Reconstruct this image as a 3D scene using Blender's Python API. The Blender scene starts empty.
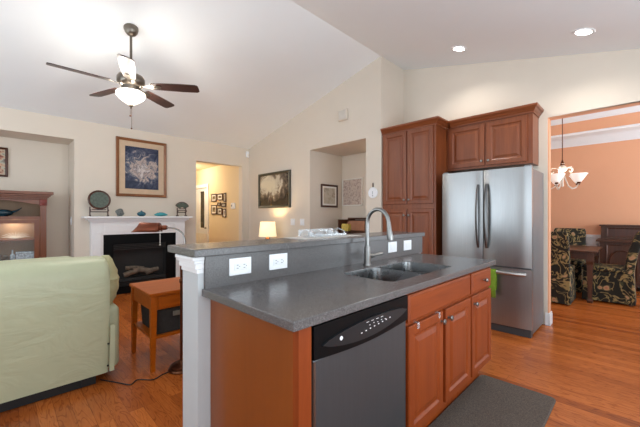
import bpy, bmesh, math, random
from mathutils import Vector, Matrix
random.seed(7)
R = math.radians
PI = math.pi
scn = bpy.context.scene
COL = scn.collection

# ------------------------------------------------------------------ camera, world, exposure
CAM_H = 1.25
cam_d = bpy.data.cameras.new('camera'); cam = bpy.data.objects.new('camera', cam_d); COL.objects.link(cam)
cam_d.sensor_width = 36.0; cam_d.lens = 18.0; cam_d.shift_y = 2.5/640
cam_d.clip_start = 0.02
cam.location = (0, 0, CAM_H); cam.rotation_euler = (R(90), 0, R(-45))
scn.camera = cam
w = bpy.data.worlds.new('world'); scn.world = w; w.use_nodes = True
w.node_tree.nodes['Background'].inputs[0].default_value = (0.80, 0.90, 1.0, 1)
w.node_tree.nodes['Background'].inputs[1].default_value = 1.0
scn.view_settings.view_transform = 'Standard'; scn.view_settings.look = 'None'
scn.view_settings.exposure = 0.22; scn.view_settings.gamma = 1.0
scn.view_settings.use_curve_mapping = False

def area(name, loc, rot, sx, sy, power, col=(1, 1, 1)):
    l = bpy.data.lights.new(name, 'AREA'); l.shape = 'RECTANGLE'; l.size = sx; l.size_y = sy
    l.energy = power; l.color = col
    o = bpy.data.objects.new(name, l); COL.objects.link(o); o.location = loc; o.rotation_euler = rot
    return o
# added fill lights in unseen window openings, tilted up to brighten the ceilings
FILL_COL = (0.80, 0.92, 1.0)
area('fill_living', (-2.60, 3.7, 1.45), (R(140), 0, R(-90)), 3.4, 2.0, 64, FILL_COL)
area('fill_kitchen', (-2.60, -0.5, 1.55), (R(140), 0, R(-90)), 2.4, 1.7, 50, FILL_COL)
area('fill_patio', (1.2, -2.20, 1.25), (R(140), 0, R(0)), 3.6, 2.1, 120, FILL_COL)
area('fill_dining', (6.3, -2.40, 1.45), (R(125), 0, R(0)), 1.9, 1.8, 88, FILL_COL)

# ------------------------------------------------------------------ materials
def lin(c):
    c /= 255.0
    return c/12.92 if c <= 0.04045 else ((c+0.055)/1.055)**2.4
def C(r, g, b): return (lin(r), lin(g), lin(b), 1)
MATS = {}
def base(name):
    m = bpy.data.materials.new(name); m.use_nodes = True
    nt = m.node_tree; b = nt.nodes['Principled BSDF']
    MATS[name] = m
    return m, nt, b, nt.links
def coords(nt, scale=(1, 1, 1), rot=(0, 0, 0), kind='Object'):
    t = nt.nodes.new('ShaderNodeTexCoord'); mp = nt.nodes.new('ShaderNodeMapping')
    nt.links.new(t.outputs[kind], mp.inputs[0]); mp.inputs['Scale'].default_value = scale; mp.inputs['Rotation'].default_value = rot
    return mp.outputs[0]
def noise(nt, vec, scale, detail=4, rough=0.55, dist=0):
    n = nt.nodes.new('ShaderNodeTexNoise'); n.inputs['Scale'].default_value = scale
    n.inputs['Detail'].default_value = detail; n.inputs['Roughness'].default_value = rough; n.inputs['Distortion'].default_value = dist
    nt.links.new(vec, n.inputs['Vector']); return n.outputs['Fac']
def ramp(nt, fac, stops, interp='LINEAR'):
    r = nt.nodes.new('ShaderNodeValToRGB'); r.color_ramp.interpolation = interp
    e = r.color_ramp.elements
    while len(e) < len(stops): e.new(0.5)
    for k, (p, c) in enumerate(stops): e[k].position = p; e[k].color = c
    nt.links.new(fac, r.inputs[0]); return r.outputs[0]
def mixc(nt, fac, a, b, mode='MIX'):
    m = nt.nodes.new('ShaderNodeMix'); m.data_type = 'RGBA'; m.blend_type = mode
    for s, v in ((m.inputs[0], fac), (m.inputs[6], a), (m.inputs[7], b)):
        if hasattr(v, 'links'): nt.links.new(v, s)
        else: s.default_value = v
    return m.outputs[2]
def bump(nt, b, h, strength=0.2, dist=0.01):
    n = nt.nodes.new('ShaderNodeBump'); n.inputs['Strength'].default_value = strength; n.inputs['Distance'].default_value = dist
    nt.links.new(h, n.inputs['Height']); nt.links.new(n.outputs[0], b.inputs['Normal'])
def plain(name, col, rough=0.5, metal=0.0, var=0.06, scale=12, bmp=0.0, spec=0.5, coat=0):
    m, nt, b, L = base(name)
    v = coords(nt); n = noise(nt, v, scale)
    d = tuple(x*(1-var) for x in col[:3])+(1,); u = tuple(min(1, x*(1+var)) for x in col[:3])+(1,)
    L.new(ramp(nt, n, [(0.3, d), (0.7, u)]), b.inputs['Base Color'])
    b.inputs['Roughness'].default_value = rough; b.inputs['Metallic'].default_value = metal
    b.inputs['Specular IOR Level'].default_value = spec
    b.inputs['Coat Weight'].default_value = coat
    if bmp: bump(nt, b, noise(nt, v, scale*8), bmp, 0.004)
    return m
def wood(name, dark, light, grain=(1, 1, 0.08), scale=28, rough=0.35, spec=0.5):
    m, nt, b, L = base(name)
    v = coords(nt, grain); n = noise(nt, v, scale, 5, 0.6, 0.6)
    n2 = noise(nt, coords(nt, grain), scale*0.15, 3, 0.5, 1.0)
    c = mixc(nt, 0.45, ramp(nt, n, [(0.3, dark), (0.7, light)]), ramp(nt, n2, [(0.3, dark), (0.7, light)]))
    L.new(c, b.inputs['Base Color']); b.inputs['Roughness'].default_value = rough
    b.inputs['Specular IOR Level'].default_value = spec
    return m
def emit(name, col, strength, basecol=(0.9, 0.9, 0.9, 1)):
    m, nt, b, L = base(name)
    b.inputs['Base Color'].default_value = basecol; b.inputs['Emission Color'].default_value = col
    b.inputs['Emission Strength'].default_value = strength; b.inputs['Roughness'].default_value = 0.4
    return m
def glass(name, col=(1, 1, 1, 1), rough=0.02, alpha=0.25):
    m, nt, b, L = base(name)
    b.inputs['Base Color'].default_value = col; b.inputs['Roughness'].default_value = rough
    b.inputs['Alpha'].default_value = alpha; b.inputs['Specular IOR Level'].default_value = 0.8
    return m
def picture(name, stops, scale, stretch=(1, 1, 1), dist=1.0, detail=8):
    m, nt, b, L = base(name)
    n = noise(nt, coords(nt, stretch), scale, detail, 0.6, dist)
    L.new(ramp(nt, n, stops), b.inputs['Base Color']); b.inputs['Roughness'].default_value = 0.25
    return m

WALL = plain('wall_paint', C(216, 205, 191), 0.9, var=0.012, scale=3)
CEIL = plain('ceiling_paint', C(235, 239, 241), 0.95, var=0.01, scale=2)
TRIM = plain('white_trim', C(232, 233, 235), 0.45, var=0.01)
ORANGE = plain('orange_paint', C(226, 168, 132), 0.9, var=0.012, scale=3)
CREAM = plain('hall_paint', C(226, 206, 170), 0.9, var=0.012, scale=3)
CHERRY = wood('cherry_wood', C(106, 50, 23), C(142, 77, 40), rough=0.36)
CHERRY_H = wood('cherry_wood_crosswise', C(106, 50, 23), C(142, 77, 40), (1, 0.08, 1), rough=0.36)
ISL = wood('cherry_wood_warm_lit', C(118, 48, 15), C(152, 70, 25), rough=0.42, spec=0.3)  # same cherry as the tall cabinets, its warmer lighting put into the colour
ISL_H = wood('cherry_wood_warm_lit_crosswise', C(118, 48, 15), C(152, 70, 25), (0.08, 1, 1), rough=0.42, spec=0.3)
ENDP = wood('island_end_veneer', C(122, 60, 15), C(142, 74, 21), scale=10, rough=0.35)
TABW = wood('orange_oak', C(146, 68, 8), C(188, 96, 14), (0.1, 1, 1), rough=0.34, spec=0.25)
MAHOG = wood('mahogany', C(60, 33, 20), C(90, 52, 32), rough=0.35)
CURIOW = wood('curio_wood', C(98, 50, 27), C(128, 72, 40), rough=0.35)
CURIOBACK = wood('curio_back_wood', C(142, 112, 84), C(164, 130, 100), rough=0.5)
DARKW = wood('dark_walnut', C(52, 26, 16), C(84, 44, 28), rough=0.3)
BLADEW = wood('fan_blade_wood', C(46, 28, 24), C(62, 38, 32), (0.2, 0.2, 1), rough=0.35)
BLACK = plain('black_plastic', C(10, 11, 13), 0.4, var=0.02, spec=0.12)
BLACKM = plain('black_matte', C(20, 20, 21), 0.6, var=0.04)
IRON = plain('firebox_iron', C(26, 26, 27), 0.7, var=0.1)
CHROME = plain('polished_chrome', C(225, 225, 226), 0.12, 1.0, 0.01)
NICKEL = plain('brushed_nickel', C(140, 139, 137), 0.3, 1.0, 0.02)
FANM = plain('fan_pewter', C(120, 112, 102), 0.3, 1.0, 0.03)
BRONZE = plain('bronze', C(98, 60, 40), 0.3, 0.9, 0.06)
COPPER = plain('copper_shade_metal', C(116, 64, 44), 0.42, 0.8, 0.05)
def make_leather():
    m = plain('sage_leather', C(188, 192, 160), 0.45, var=0.03, scale=5)
    nt = m.node_tree; b = nt.nodes['Principled BSDF']
    n = noise(nt, coords(nt, (1.0, 1.0, 2.2), (0, R(35), 0)), 3.2, 3, .5, 1.2)
    bump(nt, b, n, 0.2, 0.05)
    return m
LEATHER = make_leather()
LEATHERY = plain('sage_leather_side', C(186, 182, 140), 0.5, var=0.08, scale=16, bmp=0.25)
WHITE = plain('white_plastic', C(238, 239, 242), 0.35, var=0.01)
GREY = plain('switch_slot_grey', C(120, 122, 126), 0.5)
TEAL = plain('teal_glaze', C(40, 92, 108), 0.2, var=0.35, scale=30)
TURQ = plain('turquoise_glaze', C(58, 148, 156), 0.2, var=0.3, scale=40)
STONE = plain('mottled_stone', C(96, 100, 98), 0.5, var=0.5, scale=60)
JADE = plain('jade_disc', C(78, 90, 80), 0.25, var=0.3, scale=30)
PAPER = plain('off_white_paper', C(230, 226, 218), 0.8)
LINEN = plain('white_linen', C(206, 200, 194), 0.9, bmp=0.2, scale=30)
GOLD = plain('yellow_cloth', C(196, 172, 84), 0.7, var=0.3, scale=60)
BASK = plain('charcoal_canvas', C(48, 47, 46), 0.9, var=0.2, scale=60, bmp=0.4)
LOGM = plain('ceramic_log', C(104, 92, 80), 0.9, var=0.45, scale=24, bmp=0.4)
FRIDGESIDE = plain('fridge_side_grey', C(128, 130, 133), 0.4, 0.6, 0.03)
ACRYL = glass('clear_acrylic', (0.80, 0.86, 0.90, 1), 0.04, 0.25)
PANE = glass('cabinet_glass', (0.9, 0.92, 0.92, 1), 0.02, 0.05)
FLAME = emit('bulb_glow', (1, 0.88, 0.7, 1), 6)
BOWL = emit('lit_fan_bowl', (1.0, 0.88, 0.72, 1), 1.5)
CANLENS = emit('lit_downlight_lens', (1, 0.97, 0.92, 1), 14)
TULIP = emit('lit_tulip_glass', (1.0, 0.90, 0.80, 1), .45)
DAYPANE = emit('bright_pane', (0.93, 0.97, 1.0, 1), 1.2)

def make_lampshade():
    m, nt, b, L = base('lit_linen_shade')
    b.inputs['Base Color'].default_value = C(240, 222, 180); b.inputs['Roughness'].default_value = 0.9
    b.inputs['Emission Color'].default_value = (1, 0.82, 0.5, 1); b.inputs['Emission Strength'].default_value = 0.75
    return m
SHADE = make_lampshade()

def make_counter():
    m, nt, b, L = base('grey_solid_surface')
    v = coords(nt)
    n = noise(nt, v, 260, 2, 0.7); n2 = noise(nt, v, 3, 3)
    c = ramp(nt, n, [(0.32, C(70, 67, 67)), (0.5, C(96, 93, 93)), (0.68, C(126, 123, 123))])
    c = mixc(nt, 0.25, c, ramp(nt, n2, [(0.3, C(88, 85, 85)), (0.7, C(102, 99, 99))]))
    L.new(c, b.inputs['Base Color']); b.inputs['Roughness'].default_value = 0.24; b.inputs['Specular IOR Level'].default_value = 0.4
    return m
COUNTER = make_counter()

def make_steel(name, col, rough, stretch, metal=1.0):
    m, nt, b, L = base(name)
    v = coords(nt, stretch); n = noise(nt, v, 6, 3); n2 = noise(nt, v, 90, 3)
    L.new(ramp(nt, n2, [(0.3, tuple(x*0.93 for x in col[:3])+(1,)), (0.7, col)]), b.inputs['Base Color'])
    b.inputs['Metallic'].default_value = 1.0
    rr = nt.nodes.new('ShaderNodeMapRange'); rr.inputs[3].default_value = rough-0.06; rr.inputs[4].default_value = rough+0.08
    L.new(n, rr.inputs[0]); L.new(rr.outputs[0], b.inputs['Roughness'])
    b.inputs['Metallic'].default_value = metal
    bump(nt, b, n, 0.12, 0.01)
    return m
STEEL = make_steel('brushed_stainless', C(166, 167, 168), 0.30, (0.6, 1, 0.04), 0.92)
DWSTEEL = make_steel('dishwasher_stainless', C(82, 84, 87), 0.42, (1, 0.6, 0.05), 0.6)
SINKST = make_steel('sink_stainless', C(158, 159, 160), 0.26, (1, 1, 1), 1.0)

def make_floor():
    m, nt, b, L = base('hardwood_planks')
    t = nt.nodes.new('ShaderNodeTexCoord'); sp = nt.nodes.new('ShaderNodeSeparateXYZ'); cb = nt.nodes.new('ShaderNodeCombineXYZ')
    L.new(t.outputs['Object'], sp.inputs[0]); L.new(sp.outputs[1], cb.inputs[0]); L.new(sp.outputs[0], cb.inputs[1])
    br = nt.nodes.new('ShaderNodeTexBrick'); L.new(cb.outputs[0], br.inputs['Vector'])
    br.offset = 0.37; br.offset_frequency = 3; br.squash = 1.0
    br.inputs['Scale'].default_value = 1.0; br.inputs['Brick Width'].default_value = 1.15; br.inputs['Row Height'].default_value = 0.083
    br.inputs['Mortar Size'].default_value = 0.0011; br.inputs['Mortar Smooth'].default_value = 0.3; br.inputs['Bias'].default_value = 0.0
    br.inputs['Color1'].default_value = C(158, 80, 32); br.inputs['Color2'].default_value = C(204, 114, 50); br.inputs['Mortar'].default_value = C(128, 66, 30)
    # each plank shifts the grain
    mp = nt.nodes.new('ShaderNodeMapping'); mp.inputs['Scale'].default_value = (1.6, 11, 1); L.new(cb.outputs[0], mp.inputs[0])
    add = nt.nodes.new('ShaderNodeVectorMath'); add.operation = 'MULTIPLY_ADD'
    L.new(br.outputs['Color'], add.inputs[0]); add.inputs[1].default_value = (37, 23, 0); L.new(mp.outputs[0], add.inputs[2])
    n = noise(nt, add.outputs[0], 1.3, 2, 0.5, 0.6)
    mul = nt.nodes.new('ShaderNodeMath'); mul.operation = 'MULTIPLY'; L.new(n, mul.inputs[0]); mul.inputs[1].default_value = 60
    sn = nt.nodes.new('ShaderNodeMath'); sn.operation = 'SINE'; L.new(mul.outputs[0], sn.inputs[0])
    g = ramp(nt, sn.outputs[0], [(0.0, (1, 1, 1, 1)), (0.6, (1, 1, 1, 1)), (1.0, (0.58, 0.46, 0.38, 1))])
    c = mixc(nt, 0.75, br.outputs['Color'], g, 'MULTIPLY')
    n3 = noise(nt, mp.outputs[0], 9, 4)
    c = mixc(nt, 0.35, c, ramp(nt, n3, [(0.3, C(170, 160, 150)), (0.7, (1, 1, 1, 1))]), 'MULTIPLY')
    L.new(c, b.inputs['Base Color']); b.inputs['Roughness'].default_value = 0.25; b.inputs['Specular IOR Level'].default_value = 0.4
    bump(nt, b, br.outputs['Fac'], 0.12, -0.002)
    return m
FLOOR = make_floor()

def make_mat_rug():
    m, nt, b, L = base('woven_charcoal')
    v = coords(nt); n = noise(nt, v, 130, 3, 0.7)
    L.new(ramp(nt, n, [(0.3, C(62, 55, 50)), (0.7, C(108, 96, 86))]), b.inputs['Base Color'])
    b.inputs['Roughness'].default_value = 0.95; bump(nt, b, n, 0.5, 0.004)
    return m
RUG = make_mat_rug()

def make_floral():
    m, nt, b, L = base('floral_slipcover')
    v = coords(nt)
    vo = nt.nodes.new('ShaderNodeTexVoronoi'); vo.inputs['Scale'].default_value = 7.5
    nn = nt.nodes.new('ShaderNodeTexNoise'); nn.inputs['Scale'].default_value = 4; L.new(v, nn.inputs['Vector'])
    ad = nt.nodes.new('ShaderNodeVectorMath'); ad.operation = 'MULTIPLY_ADD'; L.new(nn.outputs['Color'], ad.inputs[0]); ad.inputs[1].default_value = (0.22, 0.22, 0.22); L.new(v, ad.inputs[2])
    L.new(ad.outputs[0], vo.inputs['Vector'])
    flower = ramp(nt, vo.outputs['Distance'], [(0.0, C(164, 96, 72)), (0.20, C(182, 146, 108)), (0.27, C(70, 68, 44)), (0.36, C(34, 33, 26)), (1, C(26, 25, 20))])
    w_ = noise(nt, ad.outputs[0], 5, 2, 0.5, 1.8)
    vines = ramp(nt, w_, [(0.46, (0, 0, 0, 1)), (0.49, (1, 1, 1, 1)), (0.51, (1, 1, 1, 1)), (0.54, (0, 0, 0, 1))])
    c = mixc(nt, vines, flower, C(150, 130, 84))
    L.new(c, b.inputs['Base Color']); b.inputs['Roughness'].default_value = 0.9
    return m
FLORAL = make_floral()

def make_towel():
    return plain('lime_terry', C(116, 148, 40), 0.95, var=0.12, scale=50, bmp=0.4)
TOWEL = make_towel()
def scene_print(name, centre, stretch, nscale, stops, k=0.55):
    m, nt, b, L = base(name)
    g = nt.nodes.new('ShaderNodeTexCoord'); mp = nt.nodes.new('ShaderNodeMapping'); mp.vector_type = 'POINT'
    L.new(g.outputs['Generated'], mp.inputs[0])
    mp.inputs['Location'].default_value = tuple(-c*s_ for c, s_ in zip(centre, stretch)); mp.inputs['Scale'].default_value = stretch
    ln = nt.nodes.new('ShaderNodeVectorMath'); ln.operation = 'LENGTH'; L.new(mp.outputs[0], ln.inputs[0])
    n = noise(nt, coords(nt), nscale, 8, .65, 1.4)
    a = nt.nodes.new('ShaderNodeMath'); a.operation = 'MULTIPLY_ADD'; L.new(ln.outputs['Value'], a.inputs[0]); a.inputs[1].default_value = -k; L.new(n, a.inputs[2])
    a2 = nt.nodes.new('ShaderNodeMath'); a2.operation = 'ADD'; L.new(a.outputs[0], a2.inputs[0]); a2.inputs[1].default_value = k*.5
    L.new(ramp(nt, a2.outputs[0], stops), b.inputs['Base Color']); b.inputs['Roughness'].default_value = 0.2
    return m
CORAL = scene_print('coral_reef_print', (.5, .5, .5), (1.1, 0, 1.3), 7, [(0.34, C(30, 38, 62)), (0.46, C(56, 64, 88)), (0.55, C(104, 106, 116)), (0.62, C(196, 176, 164)), (0.68, C(112, 104, 110)), (0.76, C(200, 190, 186))])
SEASC = scene_print('stormy_coast_print', (0, .62, .68), (0, 1.0, 1.4), 5, [(0.28, C(44, 40, 36)), (0.42, C(88, 78, 70)), (0.53, C(122, 110, 96)), (0.60, C(176, 168, 154)), (0.74, C(196, 188, 168))], .8)
FRUIT = picture('pale_still_life_print', [(0.35, C(150, 140, 124)), (0.5, C(196, 186, 170)), (0.64, C(172, 160, 140)), (0.72, C(170, 96, 50))], 5, (1, 1, 1), 0.8)
MAPP = picture('pale_map_print', [(0.36, C(186, 168, 156)), (0.5, C(206, 190, 178)), (0.56, C(150, 130, 124)), (0.62, C(204, 188, 178))], 9, (1, 1, 1), 1.5)
FOLK = picture('patterned_print', [(0.36, C(120, 60, 50)), (0.46, C(190, 150, 120)), (0.56, C(170, 170, 150)), (0.66, C(90, 60, 56))], 16, (1, 1, 1), 0.5)
SEPIA = picture('sepia_photo', [(0.3, C(50, 42, 34)), (0.5, C(120, 104, 84)), (0.7, C(196, 180, 150))], 14, (1, 1, 1), 0.5)

# ------------------------------------------------------------------ mesh helper
def wloc(o):
    v = Vector((0, 0, 0))
    while o is not None: v += o.location; o = o.parent
    return v
class MB:
    def __init__(s): s.bm = bmesh.new()
    def box(s, x0, x1, y0, y1, z0, z1, bev=0.0, seg=2):
        x0, x1 = sorted((x0, x1)); y0, y1 = sorted((y0, y1)); z0, z1 = sorted((z0, z1))
        r = bmesh.ops.create_cube(s.bm, size=1.0)
        vs = r['verts']
        for v in vs:
            v.co = Vector((x0+(v.co.x+.5)*(x1-x0), y0+(v.co.y+.5)*(y1-y0), z0+(v.co.z+.5)*(z1-z0)))
        if bev:
            es = list({e for v in vs for e in v.link_edges})
            bmesh.ops.bevel(s.bm, geom=es, offset=bev, segments=seg, affect='EDGES', profile=0.5)
        return s
    def prism(s, pts, axis, a, b):
        """pts: 2-D outline in the other two axes (in x,y,z order), extruded along axis from a to b"""
        def P(p, t):
            return {'x': (t, p[0], p[1]), 'y': (p[0], t, p[1]), 'z': (p[0], p[1], t)}[axis]
        v0 = [s.bm.verts.new(P(p, a)) for p in pts]; v1 = [s.bm.verts.new(P(p, b)) for p in pts]
        n = len(pts); fs = [s.bm.faces.new(v0), s.bm.faces.new(v1)]
        for i in range(n): fs.append(s.bm.faces.new((v0[i], v0[(i+1) % n], v1[(i+1) % n], v1[i])))
        bmesh.ops.recalc_face_normals(s.bm, faces=fs)
        return s
    def loops(s, rings, cap0=True, cap1=True, closed=True):
        vr = [[s.bm.verts.new(p) for p in r] for r in rings]; fs = []
        for a, b in zip(vr, vr[1:]):
            n = len(a)
            for i in range(n if closed else n-1): fs.append(s.bm.faces.new((a[i], a[(i+1) % n], b[(i+1) % n], b[i])))
        if cap0: fs.append(s.bm.faces.new(vr[0]))
        if cap1: fs.append(s.bm.faces.new(vr[-1]))
        bmesh.ops.recalc_face_normals(s.bm, faces=fs)
        return s
    def tube(s, pts, r, n=10, cap=True):
        pts = [Vector(p) for p in pts]; rr = r if isinstance(r, (list, tuple)) else [r]*len(pts)
        rings = []; up = None
        for i, p in enumerate(pts):
            t = (pts[min(i+1, len(pts)-1)]-pts[max(i-1, 0)]).normalized()
            if up is None:
                up = Vector((0, 0, 1)) if abs(t.z) < .9 else Vector((1, 0, 0))
            a = t.cross(up).normalized(); b = a.cross(t).normalized(); up = b
            rings.append([p+rr[i]*(a*math.cos(2*PI*k/n)+b*math.sin(2*PI*k/n)) for k in range(n)])
        return s.loops(rings, cap, cap)
    def lathe(s, c, prof, n=24, cap0=True, cap1=True, axis=(0, 0, 1)):
        """prof: (radius, offset along axis)"""
        c = Vector(c); ax = Vector(axis).normalized()
        u = ax.orthogonal().normalized(); v = ax.cross(u)
        return s.loops([[c+ax*h+max(r, 1e-4)*(u*math.cos(2*PI*k/n)+v*math.sin(2*PI*k/n)) for k in range(n)] for r, h in prof], cap0, cap1)
    def ball(s, c, rx, ry=None, rz=None, n=16):
        ry = ry or rx; rz = rz or rx
        r = bmesh.ops.create_uvsphere(s.bm, u_segments=n, v_segments=max(8, n//2), radius=1.0)
        for v in r['verts']: v.co = Vector((c[0]+v.co.x*rx, c[1]+v.co.y*ry, c[2]+v.co.z*rz))
        return s
    def panel(s, F, a0, a1, b0, b1, t, frame=0.06, raised=True):
        """raised-panel door: F(a,b,c) maps across, up, outward to the world; thickness t"""
        e = 0.004
        prof = [(0, 0), (0, t-e), (e, t), (frame-0.012, t), (frame, t-0.009)]
        if raised: prof += [(frame+0.012, t-0.009), (frame+0.038, t-0.001), (frame+0.044, t-0.001)]
        rings = [[F(a0+i, b0+i, c), F(a1-i, b0+i, c), F(a1-i, b1-i, c), F(a0+i, b1-i, c)] for i, c in prof]
        return s.loops(rings)
    def hole_plate(s, outer, holes, z0, z1):
        """flat plate with holes between z0 and z1"""
        es = []; 
        for lp in [outer]+holes:
            vs = [s.bm.verts.new((p[0], p[1], z1)) for p in lp]
            es += [s.bm.edges.new((vs[i], vs[(i+1) % len(vs)])) for i in range(len(vs))]
        r = bmesh.ops.triangle_fill(s.bm, use_beauty=True, use_dissolve=False, edges=es)
        fs = [g for g in r['geom'] if isinstance(g, bmesh.types.BMFace)]
        x = bmesh.ops.extrude_face_region(s.bm, geom=fs)
        for g in x['geom']:
            if isinstance(g, bmesh.types.BMVert): g.co.z = z0
        bmesh.ops.recalc_face_normals(s.bm, faces=s.bm.faces[:])
        return s
    def build(s, name, mat, parent=None, smooth=False, bev=0, subd=0):
        off = wloc(parent) if parent else Vector((0, 0, 0))
        for v in s.bm.verts: v.co -= off
        me = bpy.data.meshes.new(name); s.bm.to_mesh(me); s.bm.free()
        o = bpy.data.objects.new(name, me); COL.objects.link(o); o.parent = parent
        me.materials.append(mat)
        if smooth:
            for p in me.polygons: p.use_smooth = True
            try: me.set_sharp_from_angle(angle=R(40))
            except Exception: pass
        if bev:
            md = o.modifiers.new('bevel', 'BEVEL'); md.width = bev; md.segments = 2; md.limit_method = 'ANGLE'
        if subd:
            md = o.modifiers.new('subdivision', 'SUBSURF'); md.levels = subd; md.render_levels = subd
        return o
def tag(o, label, cat, group=None):
    o['label'] = label; o['category'] = cat
    if group: o['group'] = group
    return o
def thing(name, label, cat, loc=(0, 0, 0), group=None):
    o = bpy.data.objects.new(name, None); COL.objects.link(o); o.location = loc
    o.empty_display_size = 0.1
    return tag(o, label, cat, group)
def struct(o): o['kind'] = 'structure'; return o
def copy_tree(o, parent=None):
    c = o.copy(); COL.objects.link(c); c.parent = parent
    for ch in list(o.children): copy_tree(ch, c)
    return c
def rrect(x0, x1, y0, y1, r, n=5):
    out = []
    for cx, cy, a in ((x1-r, y1-r, 0), (x0+r, y1-r, 90), (x0+r, y0+r, 180), (x1-r, y0+r, 270)):
        for k in range(n+1):
            t = R(a+90*k/n); out.append((cx+r*math.cos(t), cy+r*math.sin(t)))
    return out
def lamp(name, loc, power, col, radius=0.05, kind='POINT', spot=None):
    l = bpy.data.lights.new(name, kind); l.energy = power; l.color = col; l.shadow_soft_size = radius
    if kind == 'SPOT': l.spot_size = R(spot); l.spot_blend = 0.8
    o = bpy.data.objects.new(name, l); COL.objects.link(o); o.location = loc
    return o

# ------------------------------------------------------------------ room shell
XW, XK, YF, YJ = 3.82, 4.44, 6.0, 2.594
XL, YB = -2.7, -2.3                  # rear wall and side wall behind the camera
XD = 7.9
def roof(y): return 3.52-0.241*abs(y-2.6)
struct(MB().box(XL-.2, XD+.2, -2.6, 9.2, -0.1, 0).build('floor', FLOOR))
# ceiling: two slopes meeting at a ridge
m = MB()
m.prism([(2.6, 3.52), (YF+.15, roof(YF+.15)), (YF+.15, roof(YF+.15)+.1), (2.6, 3.62)], 'x', XL-.1, XW+.12)
m.prism([(2.6, 3.52), (YB-.1, roof(YB-.1)), (YB-.1, roof(YB-.1)+.1), (2.6, 3.62)], 'x', XL-.1, XK+.2)
struct(m.build('ceiling', CEIL))
NZ, NX0, NX1, ND = 2.40, -1.3, 0.788, 6.55
HX0, HX1, HZ = 2.65, 3.655, 2.31
t = .14
m = MB(); ztop = 2.70
for x0, x1, z0, z1 in ((XL, NX0, 0, ztop), (NX0, NX1, NZ, ztop), (NX1, HX0, 0, ztop), (HX0, HX1, HZ, ztop), (HX1, XW+.12, 0, ztop)):
    m.box(x0, x1, YF, YF+t, z0, z1)
# niche lining
m.box(NX0-.05, NX1+.05, ND, ND+.05, 0, NZ+.05); m.box(NX0-.05, NX0, YF+t, ND, 0, NZ+.05); m.box(NX1, NX1+.05, YF+t, ND, 0, NZ+.05); m.box(NX0, NX1, YF+t, ND, NZ, NZ+.05)
struct(m.build('wall_fireplace', WALL))
# gable wall with the passage opening
OY0, OY1, OZ = 2.86, 4.07, 2.40
m = MB()
m.prism([(YJ+.1, 0), (OY0, 0), (OY0, roof(OY0)), (YJ+.1, roof(YJ+.1))], 'x', XW, XW+.12)
m.prism([(OY0, OZ), (OY1, OZ), (OY1, roof(OY1)), (OY0, roof(OY0))], 'x', XW, XW+.12)
m.prism([(OY1, 0), (YF, 0), (YF, roof(YF)), (OY1, roof(OY1))], 'x', XW, XW+.12)
struct(m.build('wall_gable', WALL))
struct(MB().box(XW, XK+.2, YJ+.001, YJ+.1, 0, 3.60).build('wall_pantry_return', WALL))
# kitchen wall and header over the dining opening
DJ, DZ = 0.75, 2.38
m = MB()
m.prism([(DJ, 0), (YJ, 0), (YJ, roof(YJ)), (DJ, roof(DJ))], 'x', XK, XK+.12)
m.prism([(YB, DZ), (DJ, DZ), (DJ, roof(DJ)), (YB, roof(YB))], 'x', XK, XK+.12)
m.prism([(YB, 0), (-1.5, 0), (-1.5, DZ), (YB, DZ)], 'x', XK, XK+.12)
struct(m.build('wall_kitchen', WALL))
m = MB(); m.box(XK+.012, XK+.12, DJ-.012, DJ, 0, DZ); m.box(XK+.012, XK+.12, -1.5, DJ-.012, DZ-.012, DZ); m.box(XK+.12, XK+.132, -1.5, 3.1, DZ, 3.2); m.box(XK+.12, XK+.132, DJ, 3.1, 0, DZ)
struct(m.build('trim_1', ORANGE))
# alcove behind the gable wall
m = MB(); m.box(XW+.12, 4.72, OY1, OY1+.1, 0, OZ); m.box(4.67, 4.72, YJ+.1, OY1, 0, OZ); m.box(XW+.12, 4.72, YJ+.1, OY1+.1, OZ, OZ+.06)
struct(m.build('wall_alcove', WALL))
# hallway behind the fireplace wall
m = MB()
m.box(HX1, HX1+.1, YF+t, 7.62, 0, 2.5); m.box(HX1, HX1+.1, 7.62, 8.4, 1.97, 2.5); m.box(HX1, HX1+.1, 8.4, 9.1, 0, 2.5)
m.box(HX0-.1, HX0, YF+t, 9.1, 0, 2.5); m.box(HX0-.1, HX1+.1, 9.05, 9.15, 0, 2.5); m.box(HX0-.1, HX1+.1, YF+t, 9.15, 2.44, 2.5)
struct(m.build('wall_hall', CREAM))
# rear and side walls behind the camera, window frames added around the fill lights
m = MB()
for y0, y1, z0, z1 in ((YB, -1.7, 0, 3.6), (-1.7, 0.7, 0, .7), (-1.7, .7, 2.4, 3.6), (.7, 2.0, 0, 3.6), (2.0, 5.4, 0, .45), (2.0, 5.4, 2.45, 3.6), (5.4, YF, 0, 3.6)):
    m.box(XL-.12, XL, y0, y1, z0, min(z1, roof(max(min(y0, y1, key=lambda q: -abs(q-2.6)), -9))) if z1 > 3 else z1)
struct(m.build('wall_rear', WALL))
m = MB()
m.box(XL-.12, -.6, YB-.12, YB, 0, 2.36); m.box(-.6, 3.0, YB-.12, YB, 2.30, 2.36); m.box(3.0, XK+.2, YB-.12, YB, 0, 2.36); m.box(-.6, 3.0, YB-.12, YB, 0, .2)
struct(m.build('wall_side', WALL))
def window(k, F, a0, a1, z0, z1, n):
    m = MB()
    def bx(p0, p1, q0, q1):
        A = F(p0, 0); B = F(p1, .05); m.box(A[0], B[0], A[1], B[1], q0, q1)
    bx(a0, a0+.06, z0, z1); bx(a1-.06, a1, z0, z1); bx(a0, a1, z0, z0+.06); bx(a0, a1, z1-.06, z1)
    for i in range(1, n): c = a0+(a1-a0)*i/n; bx(c-.03, c+.03, z0, z1)
    struct(m.build('window_%d' % k, TRIM))
window(1, lambda a, c: (XL+.13+c, a), 2.0, 5.4, .45, 2.45, 3)
window(2, lambda a, c: (XL+.13+c, a), -1.7, .7, .7, 2.4, 2)
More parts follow.
